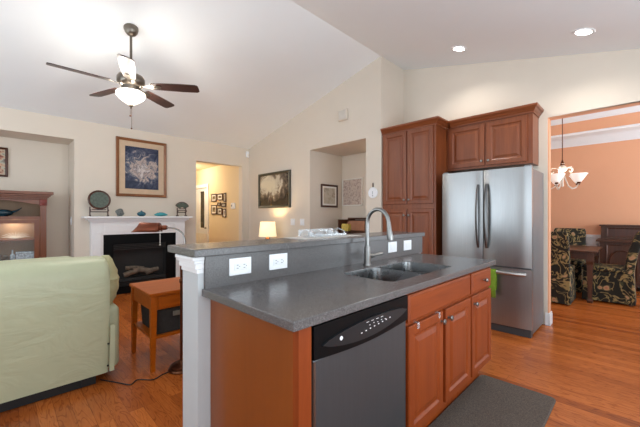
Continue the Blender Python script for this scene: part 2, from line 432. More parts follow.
window(3, lambda a, c: (a, YB+.13+c), -.6, 3.0, .2, 2.3, 3)
# dining room
m = MB(); m.box(XD, XD+.1, -2.6, 3.1, 0, 3.2); m.box(XK+.12, XD+.1, 3.0, 3.1, 0, 3.2)
m.box(7.38, 7.40, -2.5, 2.4, 2.74, 3.12)
m.box(XK+.12, XD, -2.6, -2.5, 0, .5); m.box(XK+.12, XD, -2.6, -2.5, 2.4, 3.2); m.box(XK+.12, 5.3, -2.6, -2.5, .5, 2.4); m.box(7.3, XD, -2.6, -2.5, .5, 2.4)
struct(m.build('wall_dining', ORANGE))
m = MB(); m.box(7.40, XD, -2.5, 3.0, 2.74, 2.80); m.box(XK+.12, 7.4, 2.4, 3.0, 2.74, 2.80); m.box(XK+.12, 7.4, -2.5, 2.4, 3.12, 3.2)
struct(m.build('ceiling_dining', CEIL))
def crown(m, x, z0, z1, dep, y0, y1):
    h = z1-z0
    m.prism([(x, z0), (x-.012, z0), (x-.018, z0+.15*h), (x-.3*dep, z0+.3*h), (x-.7*dep, z0+.75*h), (x-.85*dep, z0+.88*h), (x-dep, z1), (x, z1)], 'y', y0, y1)
m = MB(); crown(m, XD, 2.60, 2.74, .13, -2.5, 3.0); crown(m, 7.38, 2.955, 3.12, .15, -2.5, 2.4); m.box(7.36, 7.38, -2.5, 2.4, 2.72, 2.76)
struct(m.build('trim_2', TRIM))
m = MB(); m.box(XD-.012, XD, -2.5, 3.0, .12, .84); m.box(XD-.035, XD, -2.5, 3.0, .84, .90, .006)
for y in [x*.62-2.4 for x in range(9)]:
    m.box(XD-.022, XD-.012, y, y+.03, .22, .74); m.box(XD-.022, XD-.012, y+.47, y+.5, .22, .74); m.box(XD-.022, XD-.012, y, y+.5, .71, .74); m.box(XD-.022, XD-.012, y, y+.5, .22, .25)
m.box(XD-.022, XD-.0, -2.5, 3.0, 0, .13)
struct(m.build('trim_3', TRIM))
def base_board(name, boxes):
    m = MB()
    for x0, x1, y0, y1 in boxes:
        m.box(x0, x1, y0, y1, 0, .12); 
        cx = .5
        m.box(x0+.004 if x1-x0 < .03 else x0, x1-.004 if x1-x0 < .03 else x1, y0+.004 if y1-y0 < .03 else y0, y1-.004 if y1-y0 < .03 else y1, .12, .14)
    return struct(m.build(name, TRIM))
base_board('baseboard_kitchen', [(XK-.016, XK, DJ-.016, DJ+.02), (XK-.016, XK+.12, DJ-.028, DJ-.012)])
base_board('baseboard_fireplace', [(NX1, .95, YF-.016, YF), (2.42, HX0, YF-.016, YF), (HX1, XW, YF-.016, YF)])
base_board('baseboard_gable', [(XW-.016, XW, OY1, YF-.016), (XW-.016, XW, 2.65, OY0)])
base_board('baseboard_niche', [(NX0, NX1, ND-.016, ND), (NX1-.016, NX1, YF, ND-.016)])
# hallway door with glazed strip
d1 = struct(MB().box(HX1+.02, HX1+.06, 7.62, 8.4, 0, 1.97).build('door_1', TRIM))
m = MB(); m.box(HX1-.02, HX1, 7.54, 7.62, 0, 2.05); m.box(HX1-.02, HX1, 8.4, 8.48, 0, 2.05); m.box(HX1-.02, HX1, 7.62, 8.4, 1.97, 2.05)
m.build('door_frame', TRIM, d1)
MB().box(HX1+.008, HX1+.02, 7.84, 8.02, .95, 1.88).build('glazed_strip', plain('dark_glass', C(50, 48, 48), .2), d1)
MB().box(HX1+.01, HX1+.02, 7.70, 8.32, .15, .80).build('lower_panel', PAPER, d1)
MB().lathe((HX1+.02, 7.68, .95), [(.012, 0), (.012, .03), (.026, .035), (.026, .06), (.01, .068)], 12, axis=(-1, 0, 0)).build('door_handle', NICKEL, d1)

# ------------------------------------------------------------------ kitchen island
IX0, IX1, IYF, IYB = .70, 2.64, .82, 1.43
POST = plain('pale_grey_paint', C(192, 196, 198), .6, var=.01)
struct(MB().box(.64, 2.74, 1.43, 1.60, 0, 1.00).build('wall_island', POST))
m = MB()
m.box(.64, 2.74, 1.43, 1.60, 1.00, 1.062)
for k, (z0, z1, e) in enumerate(((.985, 1.005, .006), (1.005, 1.03, .014), (1.03, 1.045, .02), (1.045, 1.062, .028))):
    m.box(.64-e, .668, 1.43-e*.35, 1.60+e, z0, z1, .003)
struct(m.build('trim_4', TRIM))
o = MB().box(.61, 2.76, 1.395, 1.725, 1.064, 1.10, .005).build('bar_top', COUNTER)
tag(o, 'raised grey speckled bar top running behind the sink', 'bar top')
o = MB().box(.668, 2.74, 1.412, 1.43, .914, 1.0635).build('backsplash', COUNTER)
tag(o, 'grey speckled upright backsplash between counter and bar top, set with outlets', 'backsplash')
SX0, SX1, SY0, SY1 = 1.41, 2.15, .885, 1.24
m = MB().hole_plate([(.657, .775), (2.672, .775), (2.672, 1.43), (.657, 1.43)], [rrect(SX0, SX1, SY0, SY1, .05)], .880, .914)
o = m.build('countertop', COUNTER, bev=.004)
tag(o, 'grey speckled countertop of the island holding the double sink', 'countertop')
# sink
t_ = thing('kitchen_sink', 'stainless steel double bowl sink set into the grey island counter', 'sink', (1.76, 1.07, .86))
bA = (1.412, 1.765, .887, 1.238); bB = (1.785, 2.148, .887, 1.238)
m = MB().hole_plate([(1.412, .887), (2.148, .887), (2.148, 1.238), (1.412, 1.238)], [rrect(bA[0]+.001, bA[1]-.001, bA[2]+.001, bA[3]-.001, .05), rrect(bB[0]+.001, bB[1]-.001, bB[2]+.001, bB[3]-.001, .05)], .889, .894)
m.build('rim', SINKST, t_)
for b_ in (bA, bB):
    x0, x1, y0, y1 = b_
    def rg(i, r, z): return [(p[0], p[1], z) for p in rrect(x0+i, x1-i, y0+i, y1-i, r)]
    MB().loops([rg(.0005, .05, .910), rg(.001, .05, .90), rg(.006, .055, .80), rg(.012, .05, .73), rg(.03, .04, .71), rg(.10, .03, .704)], False, True).build('bowl', SINKST, t_, smooth=True)
    MB().lathe(((x0+x1)/2, (y0+y1)/2, .705), [(.045, 0), (.045, .004), (.032, .004), (.028, .001)], 20).build('drain', CHROME, t_, smooth=True)
# faucet
fx, fy = 1.785, 1.325
t_ = thing('kitchen_faucet', 'brushed nickel gooseneck faucet with pull-down spray head', 'faucet', (fx, fy, .914))
MB().lathe((fx, fy, .914), [(.028, 0), (.028, .006), (.023, .012), (.021, .12), (.018, .13)], 20).build('base', NICKEL, t_, smooth=True)
pts = [(fx, fy, 1.03), (fx, fy, 1.20)]
rr_ = .085
for k in range(0, 13):
    a = PI*k/12*.97
    pts.append((fx, fy-rr_+rr_*math.cos(a), 1.20+.095*math.sin(a)))
MB().tube(pts, .0135, 12).build('spout', NICKEL, t_, smooth=True)
e = Vector(pts[-1])
MB().tube([e, e+Vector((0, -.006, -.05)), e+Vector((0, -.012, -.095)), e+Vector((0, -.014, -.115))], [.0145, .017, .021, .019], 14).build('spray_head', NICKEL, t_, smooth=True)
MB().tube([(fx+.012, fy, .975), (fx+.055, fy-.006, .973)], .014, 14).tube([(fx+.05, fy-.005, .974), (fx+.10, fy-.012, .978), (fx+.155, fy-.016, .984)], [.010, .0105, .009], 12).build('lever', NICKEL, t_, smooth=True)
# end panel with filler stile
t_ = thing('cabinet_end_panel', 'orange brown wooden end panel closing the island beside the dishwasher', 'panel', (.72, 1.1, 0))
MB().box(.70, .72, .83, 1.428, .0, .879).build('side_sheet', ENDP, t_)
MB().box(.70, .758, .80, .83, .0, .879).build('filler_stile', ISL, t_)
# dishwasher
t_ = thing('dishwasher', 'stainless dishwasher with black control panel built into the island', 'dishwasher', (1.09, 1.1, 0))
MB().box(.764, 1.392, .835, 1.40, .10, .872).build('tub', BLACKM, t_)
MB().box(.80, 1.38, .87, .89, 0, .10).build('toe_panel', BLACKM, t_)
MB().box(.766, 1.388, .800, .834, .11, .748, .006).build('door', DWSTEEL, t_)
MB().box(.7665, .777, .7985, .800, .115, .742).build('door_edge_strip', NICKEL, t_)
low = [(.763+(.627)*k/16, .752-.018*math.sin(PI*k/16)) for k in range(17)]
cp = MB().prism(low+[(1.390, .868), (.763, .868)], 'y', .792, .833).build('control_panel', BLACK, t_)
PODM = plain('smoked_plastic', C(38, 39, 41), .3, spec=.25)
top = []; bot = []
for k in range(21):
    s_ = k/20; x = .80+.57*s_
    top.append((x, .795+.055*math.sin(PI*s_)**.6*.55+.012*s_)); bot.append((x, .795-.045*math.sin(PI*s_)**.7+.012*s_))
pod = MB().prism(bot+top[::-1][1:-1], 'y', .784, .793).build('button_pod', PODM, cp)
marks = [(1.015+.029*k, .008, .782+.0025*k, .004) for k in range(8)]+[(1.07+.028*k, .006, .802+.003*(k % 2), .003) for k in range(5)]+[(1.05+.034*k, .016, .8175, .002) for k in range(4)]
for x, wd, z, ht in marks: MB().box(x, x+wd, .7828, .785, z, z+ht).build('button_marking', WHITE, cp)
MB().lathe((.895, .785, .797), [(.008, 0), (.008, .003), (.006, .004)], 14, axis=(0, -1, 0)).build('start_button', WHITE, cp)
# island base cabinets
def F_isl(a, b, c): return (a, .815-c, b)
def knob(p, ax, parent, mat=NICKEL, name='knob'):
    return MB().lathe(p, [(.008, 0), (.006, .008), (.006, .014), (.014, .018), (.016, .023), (.012, .029), (.004, .031)], 14, axis=ax).build(name, mat, parent, smooth=True)
def base_cab(x0, x1, label, doors, drawer_knob, knobs):
    t_ = thing('base_cabinet', label, 'cabinet', ((x0+x1)/2, 1.1, 0))
    m = MB(); m.box(x0, x0+.018, .84, 1.425, .14, .876); m.box(x1-.018, x1, .84, 1.425, .14, .876); m.box(x0+.018, x1-.018, .84, 1.425, .14, .158); m.box(x0+.018, x1-.018, 1.41, 1.425, .158, .876)
    m.box(x0, x1, .89, .905, 0, .14)
    m.build('carcass', ISL, t_)
    m = MB(); m.box(x0, x0+.03, .817, .84, .14, .876); m.box(x1-.03, x1, .817, .84, .14, .876); m.box(x0+.03, x1-.03, .817, .84, .855, .876); m.box(x0+.03, x1-.03, .817, .84, .69, .73); m.box(x0+.03, x1-.03, .817, .84, .14, .175)
    if len(doors) == 2: m.box((x0+x1)/2-.02, (x0+x1)/2+.02, .817, .84, .175, .69)
    m.build('face_frame', ISL, t_)
    dr = MB().loops([[F_isl(x0+.012+i, .722+i, c), F_isl(x1-.012-i, .722+i, c), F_isl(x1-.012-i, .860-i, c), F_isl(x0+.012+i, .860-i, c)] for i, c in ((0, 0), (0, .012), (.012, .019), (.018, .019))]).build('drawer_front', ISL_H, t_)
    if drawer_knob: knob(((x0+x1)/2+.03, .797, .79), (0, -1, 0), dr)
    for (a, b), kx in zip(doors, knobs):
        d = MB().panel(F_isl, a, b, .163, .706, .019, .058).build('door', ISL, t_)
        knob((kx, .797, .655), (0, -1, 0), d)
    return t_
sb = base_cab(1.40, 2.228, 'double door wooden cabinet under the sink with wide blank drawer front', [(1.412, 1.795), (1.833, 2.216)], False, [1.766, 1.862])
dl = [c for c in sb.children if c.name.startswith('door')][0]
for lx in (1.50, 1.74):
    MB().box(lx-.010, lx+.010, .792, .796, .680, .706, .002).box(lx-.010, lx+.010, .792, .83, .7065, .710, .001).build('child_latch', ACRYL, dl)
base_cab(2.232, 2.64, 'narrow wooden cabinet with one drawer and one door at the far end of the island', [(2.244, 2.628)], True, [2.275])
# outlets on the backsplash
def outlet(x, z, label, rocker, group=None):
    t_ = thing('outlet', label, 'outlet', (x, 1.412, z))
    MB().box(x-.062, x+.062, 1.406, 1.412, z-.042, z+.042, .003).build('cover_plate', WHITE, t_)
    if rocker:
        MB().box(x-.036, x+.036, 1.402, 1.406, z-.02, z+.02, .002).build('rocker', TRIM, t_)
    else:
        f = MB().box(x-.036, x+.036, 1.4035, 1.406, z-.018, z+.018, .001).build('socket', TRIM, t_)
        for sx in (-.02, .018):
            m = MB()
            m.box(x+sx-.004, x+sx+.006, 1.4025, 1.4036, z+.006, z+.009); m.box(x+sx-.004, x+sx+.006, 1.4025, 1.4036, z-.009, z-.006); m.box(x+sx+.010, x+sx+.014, 1.4025, 1.4036, z-.002, z+.002)
            m.build('slots', GREY, f)
outlet(.848, 1.000, 'white double outlet on the backsplash nearest the island end post', False)
outlet(1.085, 1.000, 'white double outlet on the backsplash, second from the end post', False)
outlet(2.235, 1.000, 'white rocker plate on the backsplash just beyond the faucet', True)
outlet(2.47, 1.000, 'white rocker plate on the backsplash at the end nearest the refrigerator', True)
# floor mat
m = MB()
lp = rrect(1.15, 2.675, .40, .885, .035)
m.loops([[(p[0], p[1], 0.0005) for p in lp], [(p[0], p[1], .008) for p in lp], [(1.9125+(p[0]-1.9125)*.992, .6425+(p[1]-.6425)*.976, .013) for p in lp]])
tag(m.build('floor_mat', RUG), 'dark grey woven kitchen mat along the front of the island', 'mat')

# ------------------------------------------------------------------ glass tray on the bar
POTM = plain('grey_white_porcelain', C(188, 188, 190), .3)
t_ = thing('placemat', 'white linen mat lying on the bar under the glass tray', 'placemat', (1.65, 1.60, 1.10))
MB().box(1.36, 1.95, 1.50, 1.712, 1.1003, 1.103).build('cloth', LINEN, t_)
tag(t_, 'white linen mat lying on the bar under the clear tray', 'placemat')
t_ = thing('serving_tray', 'clear acrylic serving tray with raised end handles on the bar', 'tray', (1.65, 1.62, 1.103))
tx0, tx1, ty0, ty1 = 1.475, 1.83, 1.55, 1.69
m = MB(); m.box(tx0, tx1, ty0, ty1, 1.1035, 1.109, .002); m.box(tx0, tx1, ty0, ty0+.005, 1.109, 1.125); m.box(tx0, tx1, ty1-.005, ty1, 1.109, 1.155)
m.build('tray_base', ACRYL, t_)
for x, s in ((tx0, 1), (tx1, -1)):
    m = MB(); m.tube([(x, ty0+.01, 1.11), (x+.006*s, ty0+.02, 1.14), (x+.012*s, (ty0+ty1)/2, 1.158), (x+.006*s, ty1-.02, 1.14), (x, ty1-.01, 1.11)], .005, 8)
    m.build('handle', ACRYL, t_, smooth=True)
for k, (x, y, r, h, lab) in enumerate(((1.53, 1.62, .022, .04, 'small white lidded pot near the lamp end of the tray'), (1.62, 1.62, .03, .028, 'low white dish in the middle of the tray'), (1.72, 1.62, .02, .05, 'taller white figurine pot on the tray'), (1.79, 1.62, .018, .032, 'small white pot at the faucet end of the tray'))):
    o = MB().lathe((x, y, 1.1093), [(r*.7, 0), (r, h*.35), (r*.95, h*.6), (r*.5, h*.8), (r*.3, h*.95), (.003, h)], 16).build('white_pot', POTM, smooth=True)
    tag(o, lab, 'pot', 'white pots on the bar tray')

# ------------------------------------------------------------------ pantry and refrigerator
def F_p(x0):
    return lambda a, b, c: (x0-c, a, b)
def crown_run(m, x, y0, y1, z0, z1, d=.05, left=False, right=True, back=XK):
    """stepped crown along the front (x) with a return on the right end (low y)"""
    prof = [(0, 0), (.010, 0), (.010, .018), (.022, .03), (.034, .052), (.046, .06), (.052, .072), (.052, .09), (0, .09)]
    h = (z1-z0)/.09
    rows = []
    for o_, zz in prof:
        rows.append([(x-o_, y1, z0+zz*h), (x-o_, y0-o_, z0+zz*h), (back, y0-o_, z0+zz*h)])
    vr = [[m.bm.verts.new(p) for p in r] for r in rows]; fs = []
    for a, b in zip(vr, vr[1:]+vr[:1]):
        for i in range(2): fs.append(m.bm.faces.new((a[i], a[i+1], b[i+1], b[i])))
    fs.append(m.bm.faces.new([r[0] for r in vr])); fs.append(m.bm.faces.new([r[2] for r in vr]))
    bmesh.ops.recalc_face_normals(m.bm, faces=fs)
py0, py1, px = 1.80, 2.588, 3.845
t_ = thing('pantry_cabinet', 'tall cherry pantry cabinet with four raised panel doors beside the refrigerator', 'cabinet', (4.1, 2.2, 0))
MB().box(px, XK-.005, py0, py1, .10, 2.40).box(px+.06, XK-.005, py0, py1, 0, .10).build('carcass', CHERRY, t_)
m = MB(); crown_run(m, px, py0, py1, 2.39, 2.478, back=XK-.005); m.box(px, XK-.005, py0, py1, 2.40, 2.43); m.build('crown_moulding', CHERRY_H, t_)
ym = (py0+py1)/2
for (a, b, z0, z1, ky, kz) in ((ym+.008, py1-.025, 1.41, 2.385, ym+.035, 1.465), (py0+.03, ym-.008, 1.41, 2.385, ym-.035, 1.465), (ym+.008, py1-.025, .14, 1.345, ym+.035, 1.26), (py0+.03, ym-.008, .14, 1.345, ym-.035, 1.26)):
    d = MB().panel(F_p(px), a, b, z0, z1, .02, .06).build('door', CHERRY, t_)
    knob((px-.02, ky, kz), (-1, 0, 0), d)
fx0, fy0, fy1, fz0 = 4.15, .835, 1.795, 1.835
t_ = thing('overhead_cabinet', 'cherry two door cabinet mounted above the refrigerator', 'cabinet', (4.3, 1.3, fz0))
MB().box(fx0, XK-.005, fy0, fy1, fz0, 2.389).build('carcass', CHERRY, t_)
m = MB(); crown_run(m, fx0, fy0, 1.745, 2.39, 2.478, back=XK-.005); m.box(fx0, XK-.005, fy0, 1.74, 2.39, 2.43); m.build('crown_moulding', CHERRY_H, t_)
ym = (fy0+fy1)/2+.005
for (a, b, ky) in ((ym+.01, fy1-.03, ym+.038), (fy0+.05, ym-.012, ym-.04)):
    d = MB().panel(F_p(fx0), a, b, fz0+.025, 2.375, .02, .065).build('door', CHERRY, t_)
    knob((fx0-.02, ky, fz0+.08), (-1, 0, 0), d)
# refrigerator
RX, RY0, RY1 = 3.80, .775, 1.705
RM = 1.24
t_ = thing('refrigerator', 'stainless french door refrigerator with bottom freezer drawer', 'refrigerator', (4.1, 1.24, 0))
MB().box(RX+.07, 4.43, RY0+.01, RY1-.01, .02, 1.745, .006).build('case', FRIDGESIDE, t_)
MB().box(RX+.03, RX+.10, RY0+.01, RY1-.01, .0, .075, .004).build('base_grille', plain('dark_grey_plastic', C(62, 64, 67), .4), t_)
CHROMEH = plain('satin_chrome', C(190, 190, 190), .3, 1.0, .01)
HANDLE = plain('dark_satin_steel', C(112, 112, 113), .3, 1.0, .02)
def fdoor(y0, y1, z0, z1):
    n = 10; prof = []
    for k in range(n+1):
        y = y0+(y1-y0)*k/n; s_ = (k/n-.5)*2
        prof.append((RX+.016*abs(s_)**5, y))
    return MB().prism([(p[0], p[1]) for p in prof]+[(RX+.065, y1), (RX+.065, y0)], 'z', z0, z1)
def fh(y, side, parent):
    pts = []
    for k in range(13):
        s_ = k/12; z = .90+.70*s_
        pts.append((RX-.012-.038*math.sin(PI*s_)**.45, y, z))
    MB().tube(pts, [.013+.007*math.sin(PI*k/12) for k in range(13)], 12).build('handle', HANDLE, parent, smooth=True)
d = fdoor(RM+.003, RY1, .715, 1.758).build('door', STEEL, t_, smooth=True); fh(RM+.042, 1, d)
d = fdoor(RY0, RM-.003, .715, 1.758).build('door', STEEL, t_, smooth=True); fh(RM-.045, -1, d)
d = fdoor(RY0, RY1, .085, .700).build('freezer_drawer', STEEL, t_, smooth=True)
pts = []
for k in range(13):
    s_ = k/12; pts.append((RX-.010-.045*math.sin(PI*s_)**.5, RY0+.05+(RY1-RY0-.10)*s_, .645+.010*math.sin(PI*s_)))
MB().tube(pts, .019, 12).build('handle', CHROMEH, d, smooth=True)
for y in (RY0+.04, RY1-.04): MB().box(RX+.02, RX+.12, y-.03, y+.03, 1.7585, 1.775, .004).build('hinge_cap', FRIDGESIDE, t_)
# towel over the freezer handle
m = MB()
prof = [(3.715, .38), (3.712, .50), (3.716, .62), (3.724, .672), (3.744, .682), (3.762, .670), (3.768, .60), (3.772, .46)]
ys = [1.085+.0115*k for k in range(11)]
rows = []
for k, y in enumerate(ys):
    wv = .005*math.sin(k*1.9)
    rows.append([(x+wv*(.68-z)/.3, y, z) for x, z in prof])
vr = [[m.bm.verts.new(p) for p in r] for r in rows]
for a, b in zip(vr, vr[1:]):
    for i in range(len(prof)-1): m.bm.faces.new((a[i], a[i+1], b[i+1], b[i]))
o = m.build('dish_towel', TOWEL, smooth=True); md = o.modifiers.new('thickness', 'SOLIDIFY'); md.thickness = .006
tag(o, 'lime green dish towel hanging over the freezer drawer handle', 'towel')

# ------------------------------------------------------------------ ceiling lights
def downlight(x, y, label):
    z = roof(y); s_ = .241 if y < 2.6 else -.241
    ax = Vector((0, s_, -1)).normalized()   # points down, square to the slope
    c = Vector((x, y, z))
    t_ = thing('recessed_light', label, 'ceiling light', c, 'recessed lights over the kitchen')
    MB().lathe(c, [(.062, .002), (.064, .006), (.085, .007), (.088, .001)], 28, False, False, axis=ax).build('trim_ring', TRIM, t_, smooth=True)
    MB().lathe(c, [(.063, .003), (.03, .0035), (.001, .004)], 28, False, False, axis=ax).build('lens', CANLENS, t_)
    l = lamp('light', c+ax*.03, 26, (1, .95, .88), .06, 'SPOT', 140); l.parent = t_; l.location = ax*.03
downlight(3.907, 1.541, 'recessed ceiling light nearer the gable peak')
downlight(3.887, .375, 'larger looking recessed ceiling light above the dining opening')

# ceiling fan
fcx, fcy = .977, 3.796
FZ = 2.61
t_ = thing('ceiling_fan', 'five blade ceiling fan with lit glass bowl hanging from the sloped ceiling', 'ceiling fan', (fcx, fcy, roof(fcy)))
zc = roof(fcy)
axn = Vector((0, -.241, -1)).normalized()
MB().lathe((fcx, fcy, zc), [(.068, -.005), (.07, .015), (.062, .045), (.042, .075), (.018, .09)], 24, axis=axn).build('canopy', FANM, t_, smooth=True)
MB().tube([(fcx, fcy, zc-.06), (fcx, fcy, FZ+.14)], .013, 12).build('downrod', FANM, t_, smooth=True)
MB().lathe((fcx, fcy, FZ), [(.02, .17), (.035, .15), (.05, .125), (.115, .115), (.13, .09), (.13, .04), (.115, .02), (.09, .0), (.085, -.045), (.06, -.05)], 32).build('motor_housing', FANM, t_, smooth=True)
for k in range(5):
    a = R(36+72*k); u = Vector((math.cos(a), math.sin(a), 0)); v = Vector((-math.sin(a), math.cos(a), 0)); up = Vector((0, 0, 1))
    tilt = R(-12); vv = v*math.cos(tilt)+up*math.sin(tilt); nn = up*math.cos(tilt)-v*math.sin(tilt)
    o_ = Vector((fcx, fcy, FZ+.02))
    outline = [(.20, .052), (.30, .060), (.50, .068), (.655, .066), (.680, .05), (.684, 0)]
    full = outline+[(x, -y) for x, y in outline[::-1][1:]]
    b = MB().loops([[o_+u*x+vv*y+nn*h for x, y in full] for h in (-.004, .004)]).build('blade', BLADEW, t_)
    MB().loops([[o_+u*x+vv*y+nn*h for x, y in ((.10, .018), (.17, .014), (.21, .035), (.29, .03), (.30, 0), (.29, -.03), (.21, -.035), (.17, -.014), (.10, -.018))] for h in (-.009, -.0045)]).build('blade_bracket', FANM, b)
MB().lathe((fcx, fcy, FZ), [(.09, -.055), (.135, -.062), (.138, -.075), (.125, -.105), (.09, -.145), (.045, -.178), (.012, -.19)], 32, False).build('light_bowl', BOWL, t_, smooth=True)
MB().lathe((fcx, fcy, FZ-.185), [(.008, 0), (.022, -.006), (.022, -.016), (.010, -.026), (.006, -.04), (.002, -.045)], 16).build('finial', FANM, t_, smooth=True)
for dx, ln in ((-.006, .08), (.006, .21)):
    p = MB().tube([(fcx+dx, fcy, FZ-.22), (fcx+dx, fcy, FZ-.22-ln)], .0018, 6).ball((fcx+dx, fcy, FZ-.225-ln), .009, n=8).build('pull_chain', BRONZE, t_)
for k in range(3):
    a = R(20+120*k)
    l = lamp('bulb_light', (0, 0, 0), 10, (1, .92, .82), .05); l.parent = t_
    l.location = Vector((fcx+.17*math.cos(a), fcy+.17*math.sin(a), FZ-.10))-Vector((fcx, fcy, zc))

# ------------------------------------------------------------------ fireplace wall
FY = 5.86
t_ = thing('fireplace', 'white fireplace mantelpiece around a black gas firebox', 'fireplace', (1.68, FY, 0))
m = MB()
m.box(.975, 1.13, FY, YF-.002, 0, 1.16); m.box(2.223, 2.38, FY, YF-.002, 0, 1.16); m.box(1.13, 2.223, FY, YF-.002, .957, 1.16)
m.box(.955, 1.15, FY-.012, FY, 0, .14); m.box(2.203, 2.40, FY-.012, FY, 0, .14)
m.box(1.00, 1.105, FY-.008, FY, .2, 1.0); m.box(2.25, 2.355, FY-.008, FY, .2, 1.0); m.box(1.16, 2.19, FY-.008, FY, 1.0, 1.10)
m.build('surround', TRIM, t_, bev=.003)
m = MB(); m.box(.955, 2.40, FY-.03, YF-.002, 1.16, 1.185); m.box(.925, 2.43, FY-.06, YF-.002, 1.185, 1.21); m.box(.87, 2.475, FY-.12, YF-.002, 1.215, 1.245, .006); m.box(.90, 2.455, FY-.085, YF-.002, 1.21, 1.215)
m.build('mantel_shelf', TRIM, t_)
m = MB(); m.box(1.13, 1.264, FY+.01, FY+.03, 0, .957); m.box(2.055, 2.223, FY+.01, FY+.03, 0, .957); m.box(1.264, 2.055, FY+.01, FY+.03, .80, .957); m.box(1.264, 2.055, FY+.01, FY+.03, 0, .12)
m.build('black_facing', BLACK, t_)
m = MB(); m.box(1.264, 2.055, FY+.11, FY+.125, .12, .80); m.box(1.264, 1.275, FY+.03, FY+.11, .12, .80); m.box(2.044, 2.055, FY+.03, FY+.11, .12, .80); m.box(1.275, 2.044, FY+.03, FY+.11, .12, .24)
m.build('firebox', IRON, t_)
m = MB()
for k in range(4): m.box(1.27, 2.05, FY-.004, FY+.03, .70+.026*k, .714+.026*k)
m.build('louver', BLACKM, t_)
m = MB()
for k in range(3): m.box(1.27, 2.05, FY-.004, FY+.03, .13+.028*k, .145+.028*k)
m.build('louver', BLACKM, t_)
for (p0, p1, r) in (((1.42, FY+.045, .29), (1.62, FY+.06, .33), .04), ((1.55, FY+.07, .36), (1.85, FY+.05, .31), .042), ((1.75, FY+.045, .29), (1.94, FY+.06, .34), .038), ((1.45, FY+.075, .40), (1.72, FY+.08, .37), .03)):
    MB().tube([p0, ((p0[0]+p1[0])/2, (p0[1]+p1[1])/2, (p0[2]+p1[2])/2+.012), p1], [r, r*1.05, r*.9], 10).build('log', LOGM, t_, smooth=True)
MZ = 1.2452
# mantel ornaments
def on_mantel(u, y=5.84): return (y*u/(640-u), y, MZ)
def stand(c, w_, h, label):
    x, y, z = c
    t_ = thing('display_stand', label, 'display stand', c)
    m = MB()
    m.box(x-w_, x+w_, y-.012, y+.012, z+h*.42, z+h*.52); m.box(x-w_*.8, x+w_*.8, y-.01, y+.01, z+h*.66, z+h*.74)
    m.build('crosspiece', DARKW, t_)
    for s in (-1, 1):
        MB().box(x+s*w_-.008, x+s*w_+.008, y-.045, y+.04, z, z+h*.16, .003).box(x+s*w_-.007, x+s*w_+.007, y-.012, y+.012, z+h*.16, z+h, .002).box(x+s*w_-.010, x+s*w_+.010, y-.03, y-.012, z+h*.52, z+h*.72, .002).build('foot', DARKW, t_)
    return t_
c = on_mantel(99)
stand(c, .115, .145, 'dark carved stand under the round green plate')
t_ = thing('display_plate', 'round green plate in a dark rim standing on the mantel', 'plate', (c[0], c[1], MZ+.085))
pc = (c[0], c[1]-.03, MZ+.25)
ax = Vector((0, -1, .12)).normalized()
MB().lathe(pc, [(.122, -.007), (.122, .007), (.136, .012), (.148, .0), (.136, -.012), (.122, -.007)], 36, False, False, axis=ax).build('rim', DARKW, t_, smooth=True)
MB().lathe(pc, [(.128, -.004), (.128, .004), (.09, .003), (.001, .002)], 36, axis=ax).build('disc', JADE, t_)
c = on_mantel(120)
m = MB(); m.ball((c[0], c[1], MZ+.062), .058, .04, .062, 14)
for v in m.bm.verts: v.co.x += .01*math.sin(v.co.z*70)+.006*math.cos(v.co.y*120)
m.lathe((c[0], c[1], MZ), [(.04, 0), (.035, .01)], 12)
tag(m.build('scholar_stone', STONE, smooth=True), 'mottled grey carved stone on the mantel beside the round plate', 'ornament')
c = on_mantel(141.5)
t_ = thing('lidded_bowl', 'small dark teal lidded bowl in the middle of the mantel', 'bowl', c)
MB().lathe(c, [(.035, 0), (.06, .02), (.068, .042), (.06, .055)], 20).build('bowl', TEAL, t_, smooth=True)
MB().lathe(c, [(.062, .056), (.045, .07), (.015, .08), (.012, .092), (.004, .096)], 20).build('lid', TEAL, t_, smooth=True)
c = on_mantel(161)
m = MB()
rings = []
for k in range(9):
    s_ = k/8; r1 = math.sin(PI*s_)**.8*.055+.004; x = c[0]-.115+.23*s_
    rings.append([(x, c[1]+r1*.8*math.cos(2*PI*j/12), MZ+.03+.026*s_*0+.6*r1*math.sin(2*PI*j/12)+.012*math.sin(PI*s_)) for j in range(12)])
m.loops(rings)
zmin = min(v.co.z for v in m.bm.verts)
for v in m.bm.verts: v.co.z += MZ-zmin
tag(m.build('ceramic_fish', TURQ, smooth=True), 'turquoise fish shaped ceramic lying on the mantel', 'ornament')
c = on_mantel(181.5)
stand(c, .075, .15, 'small dark stand under the fan shaped ornament')
t_ = thing('fan_ornament', 'fan shaped green ornament on a stand at the hallway end of the mantel', 'ornament', (c[0], c[1], MZ+.08))
arc = [(c[0]+.125*math.cos(R(a)), MZ+.12+.125*math.sin(R(a))) for a in range(30, 151, 10)]
arc0 = [(c[0]+.04*math.cos(R(a)), MZ+.12+.04*math.sin(R(a))) for a in range(150, 29, -15)]
MB().prism(arc+arc0, 'y', c[1]-.034, c[1]-.022).build('fan_leaf', JADE, t_)
arcb = [(c[0]+.133*math.cos(R(a)), MZ+.12+.133*math.sin(R(a))) for a in range(28, 153, 8)]
MB().tube([(x, c[1]-.028, z) for x, z in arcb]+[(c[0]-.035, c[1]-.028, MZ+.135), (c[0]+.035, c[1]-.028, MZ+.135), (arcb[0][0], c[1]-.028, arcb[0][1])], .007, 8).build('rim', DARKW, t_)

